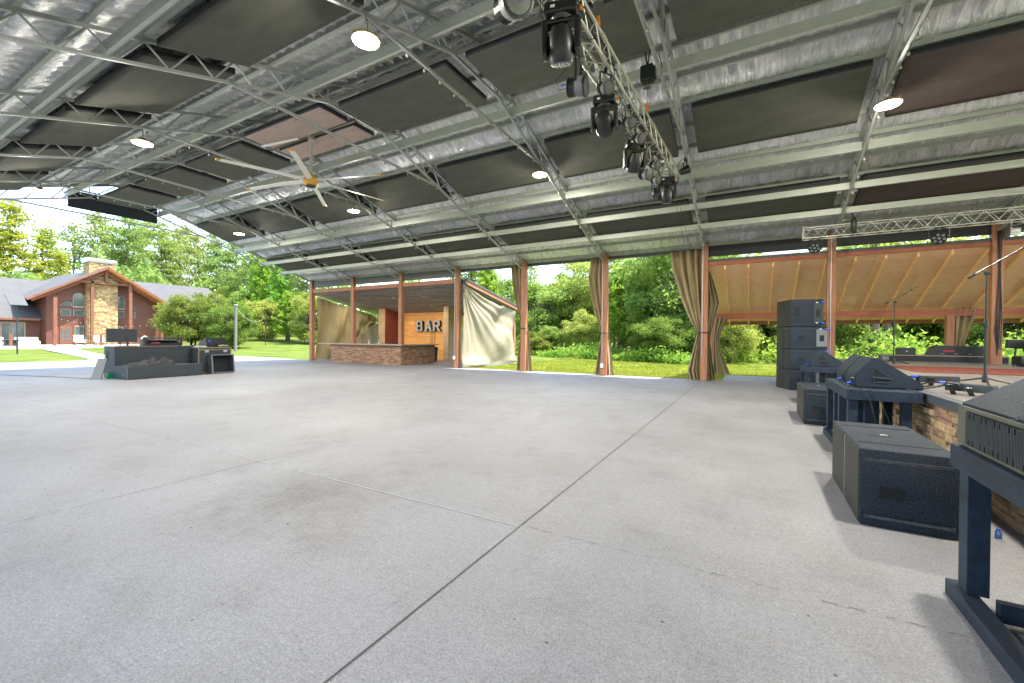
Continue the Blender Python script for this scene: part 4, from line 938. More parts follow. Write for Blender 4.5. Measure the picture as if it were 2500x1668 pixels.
def par(loc, label, aim, s=1.0, ribs=True, m=None, grp="par can lights on the truss", drop=.22):
    t = thing("par_light", label, "stage light", loc, grp); L0 = Vector(loc); ax = Vector(aim).normalized(); mm = m or m_greyl
    part(t, "can", mm, lambda mb: mb.lathe([(.05*s, -.17*s), (.095*s, -.15*s), (.11*s, -.05*s), (.125*s, .0), (.13*s, .10*s), (.135*s, .105*s)], 22, L0, ax), True)
    if ribs: part(t, "cooling_ribs", m_plast, lambda mb: [mb.lathe([(.118*s, -.003*s), (.118*s, .003*s)], 22, L0+ax*(-.135*s+.017*s*i), ax) for i in range(8)])
    part(t, "lens", m_lens if s > 1.4 else m_lensd, lambda mb: mb.lathe([(.115*s, .104*s), (.11*s, .112*s), (.04*s, .116*s)], 22, L0, ax))
    part(t, "rim", m_plast, lambda mb: mb.lathe([(.137*s, .085*s), (.140*s, .112*s), (.118*s, .115*s), (.118*s, .10*s)], 22, L0, ax), True)
    sd = ax.cross(Vector((0, 0, 1))).normalized()*.15*s
    part(t, "yoke", m_plast, lambda mb: (mb.bar(L0+sd, L0+sd+Vector((0, 0, drop)), .03*s, .008), mb.bar(L0-sd, L0-sd+Vector((0, 0, drop)), .03*s, .008), mb.bar(L0+sd+Vector((0, 0, drop)), L0-sd+Vector((0, 0, drop)), .03*s, .01)))
    part(t, "clamp", m_plast, lambda mb: mb.cbox(L0+Vector((0, 0, drop+.05)), (.05, .05, .09), ch=.01))
    part(t, "plug", m_blue, lambda mb: mb.tube(L0-ax*.15*s+Vector((0, 0, .06)), L0-ax*.24*s+Vector((0, 0, .05)), .013, 6))
    part(t, "lead", m_wire, lambda mb: mb.path([L0-ax*.16*s, L0-ax*.28*s+Vector((0, 0, -.02)), L0-ax*.34*s+Vector((.02, .02, .14)), L0-ax*.2*s+Vector((.02, .05, .32)), L0+Vector((.03, .08, drop+.16))], .006, 5))
    return t
par((-2.50, 4.40, 5.42), "large round par light cut by the top edge, left of the lighting truss", (.75, -.55, -.32), 1.45, grp="par can lights on the truss", drop=.3)
par((-2.20, 5.78, 5.06), "ribbed par light facing sideways below the nearest moving head", (1, .12, -.10), 1.05, drop=.42)
par((-2.22, 4.95, 5.10), "par light tucked behind the nearest moving head", (-.3, .5, -.8), .9, drop=.3)
par((-1.98, 6.35, 5.28), "par light with a dark mesh lens just above the second moving head", (.75, -.45, -.35), .72)
par((-1.93, 7.6, 5.30), "par light halfway between the second and third moving heads, nearer one", (.75, -.45, -.4), .70)
par((-1.92, 8.3, 5.30), "par light just before the third moving head", (.75, -.45, -.4), .70)
par((-1.86, 9.55, 5.22), "par light on the far half of the truss after the third moving head", (.75, -.45, -.4), .70)
par((-2.02, 9.4, 5.0), "silver par light with amber leds next to the third moving head", (.8, -.4, -.3), .9)
par((-1.95, 10.1, 5.10), "small par light near the far end of the truss", (.8, -.4, -.3), .7)
par((-1.52, 11.5, 5.72), "small black flood light sticking out at the far end of the truss", (.6, .3, .3), .8, ribs=False, m=m_plast)
par((-2.02, 10.45, 4.92), "black fixture hanging lowest beside the farthest moving head", (.3, -.3, -1), .7, ribs=False, m=m_dgreen)
def hoist(x, y, zh, zb, label, m):
    t = thing("chain_hoist", label, "chain hoist", (x, y, zb), "chain hoists holding the truss")
    part(t, "motor_body", m, lambda mb: (mb.cbox((x, y, zb+.15), (.24, .20, .30), ch=.03), mb.cbox((x+.13, y, zb+.15), (.05, .16, .2), ch=.02)))
    part(t, "chain", m_wireg, lambda mb: mb.tube((x, y, zb), (x, y, zh+.05), .008, 6)); part(t, "hook", m_orange, lambda mb: (mb.cbox((x, y, zh), (.05, .05, .11), ch=.018), mb.lathe([(.03, -.02), (.036, 0), (.03, .02)], 10, (x, y, zh-.06))))
    part(t, "chain_guide", m_wireg, lambda mb: mb.lathe([(.07, -.1), (.075, -.098)], 14, (x, y, zb)))
    part(t, "suspension", m_wire, lambda mb: (mb.tube((x, y, zb+.30), (x-.05, y, zb+.62), .014, 6), mb.tube((x, y, zb+.30), (x+.05, y, zb+.62), .014, 6)))
    part(t, "slack_cable", m_wire, lambda mb: mb.path([(x+.12, y, zb+.1), (x+.22, y, zb+.05), (x+.26, y+.02, zb+.25), (x+.2, y+.02, zb+.5)], .009, 5))
hoist(-1.90, 5.73, 5.87, 6.18, "pale chain hoist over the near half of the lighting truss", m_galv)
hoist(-1.78, 8.30, 5.87, 6.32, "dark green chain hoist over the far half of the lighting truss", m_dgreen)
cb = thing("truss_cables", "black power cables looped along the lighting truss", "cables", (-2.1, 7, 5.6))
for i in range(12):
    y = 4.2+i*.6; x = tx(y, i % 2 == 0); pts = []
    for j in range(9):
        q = j/8; pts.append((x+.08*math.sin(i*2.1+q*5), y+q*.75, 5.55-.22*math.sin(math.pi*q)*(.5+.5*((i*37) % 10)/10)+.05*math.cos(i+q*9)))
    part(cb, "cable", m_wire, lambda mb: mb.path(pts, .007, 5))
for i in range(3): part(cb, "cable", m_wire, lambda mb: mb.path([(-2.05+.05*i, y, 5.78+.02*math.sin(y*3+i)) for y in np.arange(2, 11.4, .35)], .009, 5))
part(cb, "drop_cable", m_wire, lambda mb: mb.path([(-1.86, 11.2, 5.7), (-1.95, 13.5, 5.15), (-2.15, 16.5, 4.78)], .006, 4))
part(cb, "drop_cable", m_wire, lambda mb: mb.path([(-1.80, 11.3, 5.7), (-1.85, 13.8, 5.05), (-1.95, 16.55, 4.70)], .006, 4))
stt, _, _ = boxtruss("lighting_truss", "thinner box truss running level across the stage before the posts", (1.27, 15.15, 4.585), (9.6, 15.15, 4.585), .30, "aluminium lighting trusses", .42, .017, .009)
for x, lb in ((1.55, "small round wash light hanging at the left end of the stage truss"), (4.20, "small round wash light hanging under the middle of the stage truss")):
    t = thing("wash_light", lb, "stage light", (x, 15.1, 4.18), "wash lights under the stage truss")
    c = Vector((x, 15.1, 4.16)); ax = Vector((-.15, -.75, -.45)).normalized()
    part(t, "body", m_plast, lambda mb: mb.lathe([(.10, -.06), (.155, -.03), (.165, .03), (.16, .05)], 22, c, ax), True)
    u1 = ax.orthogonal().normalized(); u2 = ax.cross(u1)
    part(t, "led_cells", m_greyl, lambda mb: [mb.lathe([(.036, .05), (.03, .062)], 10, c+(u1*math.cos(a)+u2*math.sin(a))*r_, ax) for r_, a in [(0, 0)]+[(.10, i*math.pi/3) for i in range(6)]])
    part(t, "bracket", m_plast, lambda mb: mb.path([(x-.19, 15.1, 4.17), (x-.20, 15.1, 4.36), (x, 15.1, 4.42), (x+.20, 15.1, 4.36), (x+.19, 15.1, 4.17)], .014, 6))
t = thing("chain_bag", "dark green chain bag hanging off the left part of the stage truss", "chain bag", (2.42, 15.0, 4.9))
part(t, "bag", m_dgreen, lambda mb: mb.lathe([(.03, -.42), (.06, -.38), (.07, -.1), (.05, .0), (.03, .04)], 10, (2.42, 14.95, 4.86)), True); part(t, "strap", m_dgreen, lambda mb: mb.path([(2.42, 14.95, 4.86), (2.36, 14.95, 5.05), (2.40, 15, 5.12)], .016, 6))
t = thing("truss_clamp_plate", "grey bracket clamping the stage truss to the thick stage post", "bracket", (5.86, 16.5, 4.6))
part(t, "plate", m_galv, lambda mb: (mb.cbox((5.93, 16.45, 4.55), (.03, .35, .55), ch=.01), mb.tube((5.93, 15.3, 4.45), (5.93, 16.6, 4.55), .022, 8), mb.tube((5.93, 15.3, 4.75), (5.93, 16.6, 4.75), .022, 8), mb.cbox((6.05, 16.4, 4.4), (.2, .05, .2), ch=.02)))

# ------------------------------------------------------------------ gear on the stage
rs_ = thing("stage_riser", "long low black table with a wood edge at the back of the stage", "riser", (4.7, 17.55, ZS))
part(rs_, "top", m_counter, lambda mb: mb.box(3.55, 6.3, 17.25, 17.85, ZS+.165, ZS+.19)); part(rs_, "skirt", m_black, lambda mb: mb.box(3.73, 6.28, 17.27, 17.83, ZS, ZS+.164)); part(rs_, "end_box", m_greyl, lambda mb: mb.box(3.55, 3.725, 17.3, 17.8, ZS+.0, ZS+.163))
kb = thing("covered_keyboard", "black covered mixing keyboard with a red logo strip on the riser", "keyboard", (5.2, 17.5, ZS+.2))
part(kb, "case", m_plast, lambda mb: mb.prism([(4.62, ZS+.195), (5.86, ZS+.195), (5.88, ZS+.40), (5.80, ZS+.47), (4.84, ZS+.49), (4.72, ZS+.42)], 17.36, 17.72, 'y'), True)
part(kb, "panel_marks", mat("red_marks", (.45, .03, .05), .5), lambda mb: mb.box(4.95, 5.2, 17.352, 17.356, ZS+.31, ZS+.345)); part(kb, "panel_marks", m_greyl, lambda mb: [mb.box(4.9+.3*i, 4.98+.3*i, 17.352, 17.356, ZS+.235, ZS+.26) for i in range(4)])
t = thing("black_case", "plain small black case left of the covered keyboard", "case", (4.14, 17.5, ZS+.2)); part(t, "case_body", m_plast, lambda mb: mb.cbox((4.14, 17.5, ZS+.30), (.42, .3, .21), ch=.01)); part(t, "latch", m_galv, lambda mb: mb.cbox((4.14, 17.345, ZS+.30), (.04, .01, .03)))
t = thing("stage_cables", "coil of black cable on the riser beside the monitors", "cables", (3.2, 16.2, ZS))
for i in range(4): part(t, "coil", m_wire, lambda mb: mb.path([(2.55+.13*i+.17*math.cos(a), 16.0+.05*i, ZS+.15+.14*math.sin(a)) for a in np.linspace(0, math.pi, 12)], .010, 5))
part(t, "lead", m_wire, lambda mb: mb.path([(2.4, 16.0, ZS+.02), (2.9, 15.9, ZS+.02), (3.5, 17.1, ZS+.02), (4.4, 17.2, ZS+.02)], .010, 5))
t = thing("post_cables", "black cable bundle strapped down the thick stage post", "cables", (5.86, 16.6, 2))
for i in range(4): part(t, "cable", m_wire, lambda mb: mb.path([(5.80+.022*i+.02*math.sin(z*2.3+i), YP-.135-.008*(i % 2), z) for z in np.linspace(1.1+.08*i, 4.5, 24)], .011, 5))
part(t, "slack_loop", m_wire, lambda mb: mb.path([(5.83, YP-.14, 2.2), (5.73, YP-.16, 1.75), (5.78, YP-.2, 1.35), (5.98, YP-.25, 1.2), (6.15, YP-.2, 1.3)], .010, 5))
t = thing("instrument_case", "black instrument gear piled at the right edge behind the nearest monitor", "stage gear", (6.1, 15.8, ZS))
part(t, "screen", m_plast, lambda mb: mb.prism([(5.76, ZS+.45), (6.10, ZS+.43), (6.18, ZS+.67), (5.78, ZS+.67)], 15.95, 16.05, 'y')); part(t, "stand", m_dgreen, lambda mb: (mb.tube((5.9, 16, ZS), (5.95, 16, ZS+.5), .02), mb.cbox((6.15, 15.6, ZS+.14), (.7, .5, .22), ch=.03)))
part(t, "drum_head", m_plast, lambda mb: mb.lathe([(.16, -.2), (.22, -.18), (.24, .1), (.20, .14)], 20, (6.15, 15.6, ZS+.42), (.9, -.2, .3)), True); part(t, "drum_feet", m_dgreen, lambda mb: mb.cbox((6.05, 15.4, ZS+.05), (.5, .4, .1), ch=.02))
# fallen light bars with blue plugs
def bar_light(loc, yaw, label):
    t = thing("led_bar", label, "led light", loc, "floor light bars on the stage edge"); L0 = Vector(loc); Rz = Matrix.Rotation(yaw, 3, 'Z')
    def P(nm_, m, fn):
        mb = MB(); fn(mb); mb.v = [tuple(L0+Rz @ Vector(v)) for v in mb.v]; return mb.build(nm_, m, t)
    P("body", m_grey, lambda mb: mb.cbox((0, 0, .085), (.42, .085, .09), ch=.008)); P("end_cap", m_plast, lambda mb: mb.cbox((-.22, 0, .085), (.025, .095, .10), ch=.005))
    P("knob", m_plast, lambda mb: mb.lathe([(.035, -.015), (.045, 0), (.035, .015)], 12, (-.10, -.06, .09), (0, 1, 0)))
    P("bracket", m_plast, lambda mb: (mb.cbox((-.12, -.10, .05), (.05, .012, .15), tilt=('X', .5)), mb.cbox((.05, -.09, .04), (.05, .012, .12), tilt=('X', .5))))
    P("power_plug", m_blue, lambda mb: mb.tube((-.30, -.02, .12), (-.22, -.02, .12), .016, 8)); P("data_plug", m_blue, lambda mb: mb.tube((-.29, .05, .10), (-.22, .04, .10), .014, 8)); P("red_tab", m_orange, lambda mb: mb.cbox((-.205, -.02, .12), (.02, .03, .03)))
    P("cable", m_wire, lambda mb: mb.path([(-.30, -.02, .12), (-.42, -.05, .10), (-.60, -.18, .02), (-.85, -.16, .012), (-.95, .1, .012)], .009, 6)); P("cable", m_wire, lambda mb: mb.path([(-.29, .05, .10), (-.40, .12, .06), (-.50, .0, .015), (-.46, -.3, .012), (-.25, -.42, .012)], .009, 6))
bar_light((2.25, 8.02, ZS), .15, "light bar with blue plugs on the deck at the toe of the paired monitors"); bar_light((2.17, 6.75, ZS), -.9, "light bar with red tab and blue plugs nearest the right edge of the photo")
t = thing("monitor_cables", "pair of thin black leads draped over the middle bench", "cables", (1.15, 7, .9))
for q in (0, .09): part(t, "lead", m_wire, lambda mb: mb.path([(1.14, 7.10+q*8, .90), (1.09, 6.98+q*2, .895), (1.10, 6.80, .89), (1.16+q, 6.63, .885), (1.24+q, 6.615, .80), (1.29+q*1.4, 6.6, .55), (1.32+q*1.9, 6.6, .25), (1.34+q*2, 6.62, .03)], .006, 6))
t = thing("water_bottle", "small blue bottle on the floor, half hidden by the nearest bench leg", "bottle", (1.62, 4.56, 0))
part(t, "bottle_body", mat("clear_blue_plastic", (.08, .20, .50), .15, 0, .1, 4, spec=1), lambda mb: mb.lathe([(.018, 0), (.020, .006), (.020, .045), (.010, .06), (.010, .064)], 16, (1.62, 4.56, 0)), True); part(t, "cap", m_blue, lambda mb: mb.lathe([(.012, .064), (.012, .074)], 12, (1.62, 4.56, 0)))

# ------------------------------------------------------------------ sound desk
A5 = .098
dk = thing("sound_desk", "dark grey mixing desk cabinet with a vented end panel", "desk", (-18.7, 5.95, 0)); dk.rotation_euler = (0, 0, A5)
# local frame: x toward the viewer (+x), y along the front
def DP(t, nm_, m, fn, sm=False):
    mb = MB(); fn(mb); return mb.build(nm_, m, t, smooth=sm, world=False)
DP(dk, "cabinet", m_grey, lambda mb: mb.cbox((-.33, 1.20, .54), (.66, 2.40, 1.05), ch=.01)); DP(dk, "worktop", m_counter, lambda mb: mb.cbox((-.33, 1.20, 1.075), (.70, 2.44, .02)))
DP(dk, "vent", m_rec, lambda mb: [mb.box(-.50+.0, -.33, -.004, .004, .62+.035*i, .64+.035*i) for i in range(9)]); DP(dk, "end_latch", m_galv, lambda mb: mb.cbox((-.58, -.01, .72), (.08, .02, .16), ch=.005))
for y in (.95, 2.0): DP(dk, "edge_clip", m_plast, lambda mb: mb.cbox((.004, y-.1, 1.02), (.01, .09, .03)))
for y in (2.3,): DP(dk, "side_catch", m_plast, lambda mb: (mb.cbox((.006, y, .72), (.015, .06, .12)), mb.cbox((.006, y, .42), (.015, .06, .08))))
w = DP(dk, "castor", m_greenw, lambda mb: mb.lathe([(.05, -.03), (.10, -.028), (.105, 0), (.10, .028), (.05, .03)], 22, (.02, -.13, .105), (1, .15, 0))); DP(dk, "castor_fork", m_plast, lambda mb: (mb.cbox((-.02, -.10, .20), (.12, .14, .03)), mb.lathe([(.02, -.035), (.02, .035)], 10, (.02, -.13, .105), (1, .15, 0))))
bx = thing("low_case", "long low dark grey case in front of the sound desk", "case", (-17.763, 5.971, 0)); bx.rotation_euler = (0, 0, A5)
DP(bx, "case_body", m_grey, lambda mb: mb.cbox((-.435, 1.145, .215), (.87, 2.29, .415), ch=.008)); DP(bx, "corner_edge", m_greyl, lambda mb: mb.box(-.006, .004, -.004, .008, .01, .42)); DP(bx, "end_badge", m_greyl, lambda mb: mb.cbox((-.22, -.003, .16), (.12, .006, .03)))
for y in (.55, 1.05, 1.75): DP(bx, "foot_notch", m_rec, lambda mb: mb.cbox((.003, y, .012), (.008, .12, .02)))
jk = thing("jacket_pile", "crumpled grey jackets lying on the low case", "jackets", (-18.15, 6.75, .42))
def lump(cx, cy, lx, ly, hz, rot, sd):
    rs = np.random.default_rng(sd)
    def fn(u, v):
        a = (u-.5)*2; b_ = (v-.5)*2; r = np.clip(1-np.maximum(np.abs(a), np.abs(b_))**3, 0, 1)
        z = hz*r*(.55+.22*np.sin(4*a+3*b_+sd)+.16*np.sin(7*b_+a*3)+.07*np.sin(14*a-5*b_)); X = a*lx*(1+.12*np.sin(5*b_+sd)); Y = b_*ly*(1+.2*np.sin(6*a+sd))
        c_, s_ = math.cos(rot), math.sin(rot); return cx+X*c_-Y*s_, cy+X*s_+Y*c_, .432+np.maximum(z, 0)
    V, F = grid(40, 40, fn); return V-np.array([-18.15, 6.75, .42]), F
V, F = lump(-18.25, 6.55, .22, .42, .20, 0, 1); npmesh("jacket", V, F, m_jacket, jk, smooth=True); V, F = lump(-18.22, 7.05, .17, .40, .32, .25, 5); npmesh("jacket", V, F, m_jacket, jk, smooth=True)
mo = thing("computer_monitor", "flat black computer monitor seen from behind on the sound desk", "monitor", (-18.95, 6.2, 1.085)); mo.rotation_euler = (0, 0, A5)
DP(mo, "screen_back", m_grey, lambda mb: mb.cbox((0, .03, .37), (.04, .86, .46), ch=.012)); DP(mo, "neck", m_plast, lambda mb: mb.cbox((-.03, .20, .10), (.03, .05, .2))); DP(mo, "foot", m_plast, lambda mb: mb.prism([(-.12, -.1), (.05, -.1), (.05, .45), (-.12, .45)], 0, .018, 'z')); DP(mo, "port_cover", m_rec, lambda mb: mb.cbox((.021, .15, .24), (.006, .03, .08))); DP(mo, "prop_leg", m_plast, lambda mb: mb.tube((0, -.02, 0), (0, -.02, .16), .014))
cs = thing("mixing_console", "black mixing console under a flat lid on the sound desk", "console", (-18.95, 7.35, 1.085)); cs.rotation_euler = (0, 0, A5)
DP(cs, "console_body", m_plast, lambda mb: mb.prism([(-.3, 0), (.12, 0), (.12, .10), (-.1, .20), (-.3, .22)], -.52, .62, 'y')); DP(cs, "lid", m_grey, lambda mb: mb.cbox((-.10, .05, .29), (.50, 1.22, .035), ch=.008)); DP(cs, "red_strip", mat("dull_red", (.35, .04, .05), .5), lambda mb: mb.box(.121, .125, -.38, -.10, .09, .13)); DP(cs, "lid_bracket", m_grey, lambda mb: (mb.cbox((.1, -.56, .15), (.06, .05, .28)), mb.cbox((.1, .62, .15), (.05, .03, .26))))
t = thing("desk_light", "pale curved work lamp between the computer monitor and the console", "lamp", (-18.9, 6.85, 1.085)); t.rotation_euler = (0, 0, A5)
DP(t, "lamp_shade", m_white, lambda mb: mb.path([(0, -.12+.24*q, .24+.10*math.sin(math.pi*q)) for q in np.linspace(0, 1, 9)], .03, 8)); DP(t, "lamp_body", m_plast, lambda mb: mb.cbox((0, .0, .12), (.12, .16, .24), ch=.02))
fc = thing("flight_case", "tall dark flight case with metal edges right of the sound desk", "flight case", (-18.35, 8.32, 0)); fc.rotation_euler = (0, 0, A5)
DP(fc, "case_body", m_grey, lambda mb: mb.cbox((-.45, .62, .52), (.78, 1.22, .96), ch=.006)); 
def edg(mb):
    for z in (.06, .92, 1.0): mb.cbox((-.055, .62, z), (.02, 1.26, .03))
    for y in (.01, 1.23): mb.cbox((-.055, y, .53), (.02, .035, 1.0)); mb.cbox((-.84, y, .53), (.02, .035, 1.0))
    mb.cbox((-.45, .0, 1.0), (.8, .02, .03)); mb.cbox((-.45, 1.24, 1.0), (.8, .02, .03))
DP(fc, "metal_edge", mat("worn_case_edge", (.30, .27, .17), .45, .5, .3, 20), edg)
for y in (.3, 1.0): DP(fc, "latch", m_galv, lambda mb: mb.cbox((-.045, y, .86), (.02, .14, .09), ch=.006))
oc = thing("open_rack_case", "small open-fronted rack case leaning against the flight case", "rack case", (-18.2, 8.60, 0)); oc.rotation_euler = (0, 0, A5)
def rack(mb):
    Rt = Matrix.Rotation(.12, 3, 'Y'); s0 = len(mb.v)
    mb.cbox((0, .03, .36), (.32, .04, .70)); mb.cbox((0, .86, .36), (.32, .04, .70)); mb.cbox((0, .445, .70), (.32, .79, .04)); mb.cbox((0, .445, .03), (.32, .79, .04)); mb.cbox((-.14, .445, .365), (.02, .79, .63))
DP(oc, "rack_shell", m_grey, rack)
DP(oc, "rack_trim", m_greyl, lambda mb: (mb.cbox((.165, .03, .36), (.014, .05, .72)), mb.cbox((.165, .86, .36), (.014, .05, .72)), mb.cbox((.165, .445, .715), (.014, .80, .03)), mb.cbox((.165, .445, .015), (.014, .80, .03)))); DP(oc, "rack_back", m_rec, lambda mb: mb.box(-.129, -.126, .05, .84, .05, .68)); oc.rotation_euler = (0, -.10, A5)
dc = thing("digital_console", "small sloped digital console with a blue screen on the flight case", "console", (-18.75, 8.65, 1.02)); dc.rotation_euler = (0, 0, A5)
DP(dc, "console_body", m_plast, lambda mb: mb.prism([(-.35, .0), (.2, .0), (.2, .1), (.12, .36), (.05, .36), (-.35, .12)], 0, .78, 'y')); DP(dc, "blue_light", mat("blue_screen", (.02, .12, .55), .3), lambda mb: mb.lathe([(.05, 0), (.05, .006)], 12, (.165, .12, .24), (1, 0, .3))); DP(dc, "button_rows", m_grey, lambda mb: [mb.cbox((.175, .28+.06*i, .22), (.01, .035, .06)) for i in range(7)])
t = thing("papers", "stack of white papers on the left of the flight case top", "papers", (-18.65, 8.4, 1.02)); t.rotation_euler = (0, 0, A5); DP(t, "paper_stack", m_white, lambda mb: [mb.cbox((0+.01*i, .1-.01*i, .01+.012*i), (.26, .34-.02*i, .010), .05*i) for i in range(4)])
t = thing("rolled_cloth", "rolled cream cloth on the right of the flight case top", "cloth", (-18.6, 9.25, 1.02)); t.rotation_euler = (0, 0, A5); DP(t, "cloth_roll", m_tarp, lambda mb: mb.path([(0, -.15, .04), (0, 0, .05), (.01, .22, .04)], [.035, .045, .035], 10), True)
lb_ = thing("leaning_board", "grey board leaning against the end of the sound desk", "board", (-19.15, 5.8, 0)); 
part(lb_, "board", m_greyl, lambda mb: mb.add([(-18.80, 5.40, 0), (-18.68, 5.62, 0), (-18.98, 5.86, .66), (-19.08, 5.68, .66), (-18.82, 5.38, .0), (-18.70, 5.60, 0), (-19.00, 5.84, .675), (-19.10, 5.66, .675)], [(0, 1, 2, 3), (7, 6, 5, 4), (0, 4, 5, 1), (1, 5, 6, 2), (2, 6, 7, 3), (3, 7, 4, 0)]))
part(lb_, "board_edge", m_grey, lambda mb: mb.bar((-18.68, 5.615, .01), (-18.98, 5.855, .668), .02, .02))
mb = MB(); mb.path([(-18.7, 5.6, .012), (-20.5, 5.2, .012), (-23.5, 4.3, .012), (-25.5, 3.0, .012)], .012, 6); tag(mb.build("floor_cable", m_wireg), "thin cable running along the floor left from the sound desk", "cable")
TREES = [
(-136.4, 21.9, 25, 1.0, 'cyp', 'yellow-green feathery tree cut by the left edge behind the lodge'),
(-121.2, 23.6, 26, 1.0, 'cyp', 'tall yellow-green tree behind the left wing of the lodge'),
(-134.0, 30.1, 24, 1.0, 'cyp', 'yellow-green tree second from the left edge behind the lodge'),
(-119.6, 29.1, 17, 1.0, 'cyp', "lower yellow-green tree leaning over the lodge's left ridge"),
(-144.3, 38.1, 27, 1.0, 'thin', 'thin bare-trunked pine standing alone against the sky left of the chimney'),
(-138.5, 41.4, 29, 1.0, 'pine', 'tall pine straight behind the lodge chimney'),
(-123.4, 40.7, 26, 1.0, 'pine', 'forked pine just right of the lodge chimney'),
(-139.7, 49.9, 29, 1.0, 'pine', "high pine over the gable's right slope"),
(-118.4, 45.8, 25, 1.0, 'pine', 'straight-trunked pine right of the lodge gable'),
(-123.8, 51.9, 26, 1.0, 'pine', "pine over the middle of the lodge's right wing"),
(-103.6, 47.3, 21, 1.0, 'pine', "bright green pine over the right wing's far end"),
(-94.0, 45.8, 20, 1.0, 'pine', 'pine above the large round shrub'),
(-84.4, 44.3, 18, 1.0, 'pine', 'thick-trunked pine behind the weathered lamp pole'),
(-75.6, 42.4, 16, 1.0, 'pine', 'pine between the two lamp poles'),
(-65.2, 39.0, 14, 1.0, 'ypine', 'bright yellow-green pine left of the first pavilion post'),
(-58.9, 38.0, 12, 1.0, 'ypine', 'bright young pine beside the first pavilion post'),
(-54.8, 38.0, 12, 1.0, 'pine', 'pine seen through the gap behind the first post'),
(-134.6, 36.7, 11, 1.0, 'broad', 'low round tree between the lodge roofs'),
(-121.4, 46.4, 12, 1.0, 'broad', "dark broad tree behind the lodge's right wing"),
(-112.8, 48.9, 12, 1.0, 'broad', "broad tree behind the end of the lodge's right wing"),
(-84.3, 42.1, 9, 1.2, 'ybroad', 'broad tree at the lawn edge behind the large shrub'),
(-68.3, 37.3, 8, 1.2, 'broad', 'broad tree at the lawn edge between the lamp poles'),
(-59.6, 35.3, 6.5, 1.3, 'ybroad', 'leafy tree at the lawn edge beside the thin lamp pole'),
(-54.9, 35.7, 6.5, 1.3, 'ypine', 'low bright pine at the lawn edge next to the first post'),
(-50.4, 35.9, 7, 1.3, 'broad', 'leafy tree behind the olive tarpaulin'),
(-53.8, 23.7, 6.9, 1.08, 'bush', "large rounded dark shrub in front of the lodge's right wing"),
(-48.4, 25.0, 5.6, 0.95, 'bush', 'smaller rounded shrub right of the large one behind the lamp pole'),
(-49.3, 64.1, 21, 1.0, 'thin', 'thin pine above the bar shelter roof'),
(-43.6, 62.7, 22, 1.0, 'pine', 'tall pine left of the narrow curtain above the bar shelter'),
(-23.9, 37.0, 8.6, 1.0, 'ypine', 'bright young pine over the right end of the bar shelter'),
(-30.4, 51.7, 11, 1.0, 'broad', 'broad tree behind the narrow curtain'),
(-19.9, 41.6, 8.2, 1.25, 'broad', 'dark green broad tree right of the narrow curtain'),
(-19.4, 46.4, 9.4, 1.0, 'broad', 'broad tree with a pale crown top in the middle of the first opening'),
(-15.8, 43.9, 10.2, 1.1, 'ybroad', 'yellow-green broad tree left of the bulged curtain'),
(-30.2, 58.8, 14, 1.0, 'thin', 'slim pine rising against the sky in the first opening'),
(-25.8, 65.8, 16, 1.0, 'thin', 'far slim pine behind the first opening'),
(-13.2, 36.2, 4.2, 1.2, 'ybroad', 'low yellow-green bush at the foot of the first opening'),
(-16.4, 36.6, 3.0, 1.3, 'broad', 'dark low bush below the broad tree in the first opening'),
(-17.5, 34.9, 2.4, 1.6, 'bush', 'small dark bush beside the narrow curtain'),
(-9.8, 35.8, 7.4, 1.0, 'ypine', 'light green young pine right of the bulged curtain'),
(-9.7, 42.7, 9.8, 1.15, 'broad', 'grey-green broad tree in the middle of the second opening'),
(-14.6, 51.4, 14, 1.0, 'pine', 'tall pine trunk behind the young pine'),
(-5.0, 35.1, 11.5, 1.1, 'broad', 'big dark broad tree left of the wide curtain'),
(-8.7, 47.9, 11, 1.0, 'broad', 'tall broad tree at the top of the second opening'),
(-4.8, 30.6, 3.6, 1.5, 'bush', 'dark blue-green bush at the foot of the wide curtain'),
(-7.6, 37.1, 3.4, 1.6, 'broad', 'soft green bush behind the fence stakes'),
(-3.5, 30.7, 2.6, 1.4, 'bush', 'low dark bush beside the post by the stage shelter'),
(-1.3, 30.3, 5.0, 0.9, 'ybroad', 'small bright tree with a bare branch left of the speaker stack'),
(0.4, 38.1, 7, 1.4, 'bush', 'dark tall shrub behind the speaker stack'),
(2.5, 40.4, 7, 1.3, 'bush', 'dark shrub right behind the speaker stack'),
(-2.9, 42.0, 8, 1.0, 'broad', 'dark tree behind the small bright tree'),
(5.9, 41.2, 7.5, 0.9, 'broad', 'dark green tree right of the second stage post'),
(9.9, 56.1, 12, 1.0, 'broad', 'woodland tree left of the farther microphone stand'),
(12.5, 59.8, 12, 1.0, 'ybroad', 'yellow-leaved woodland tree behind the farther microphone stand'),
(14.3, 58.5, 12, 1.0, 'ybroad', 'yellow-green woodland tree behind the covered keyboard'),
(15.2, 54.4, 10, 1.0, 'broad', 'pale green tree left of the far stage post'),
(15.5, 50.0, 9, 1.1, 'broad', 'bluish green tree right of the far stage post'),
(17.2, 48.7, 9, 1.2, 'broad', 'grey-green tree behind the thick stage post'),
(19.7, 50.1, 9, 1.2, 'broad', 'grey-green tree at the right edge behind the stage'),
(7.4, 38.6, 9, 1.0, 'trunk', 'dark straight trunk in the wood behind the stage'),
(10.0, 46.9, 9, 1.0, 'trunk', 'thinner grey trunk in the wood behind the stage'),
(8.7, 73.8, 14, 1.0, 'pine', 'far pine behind the speaker stack'),
]
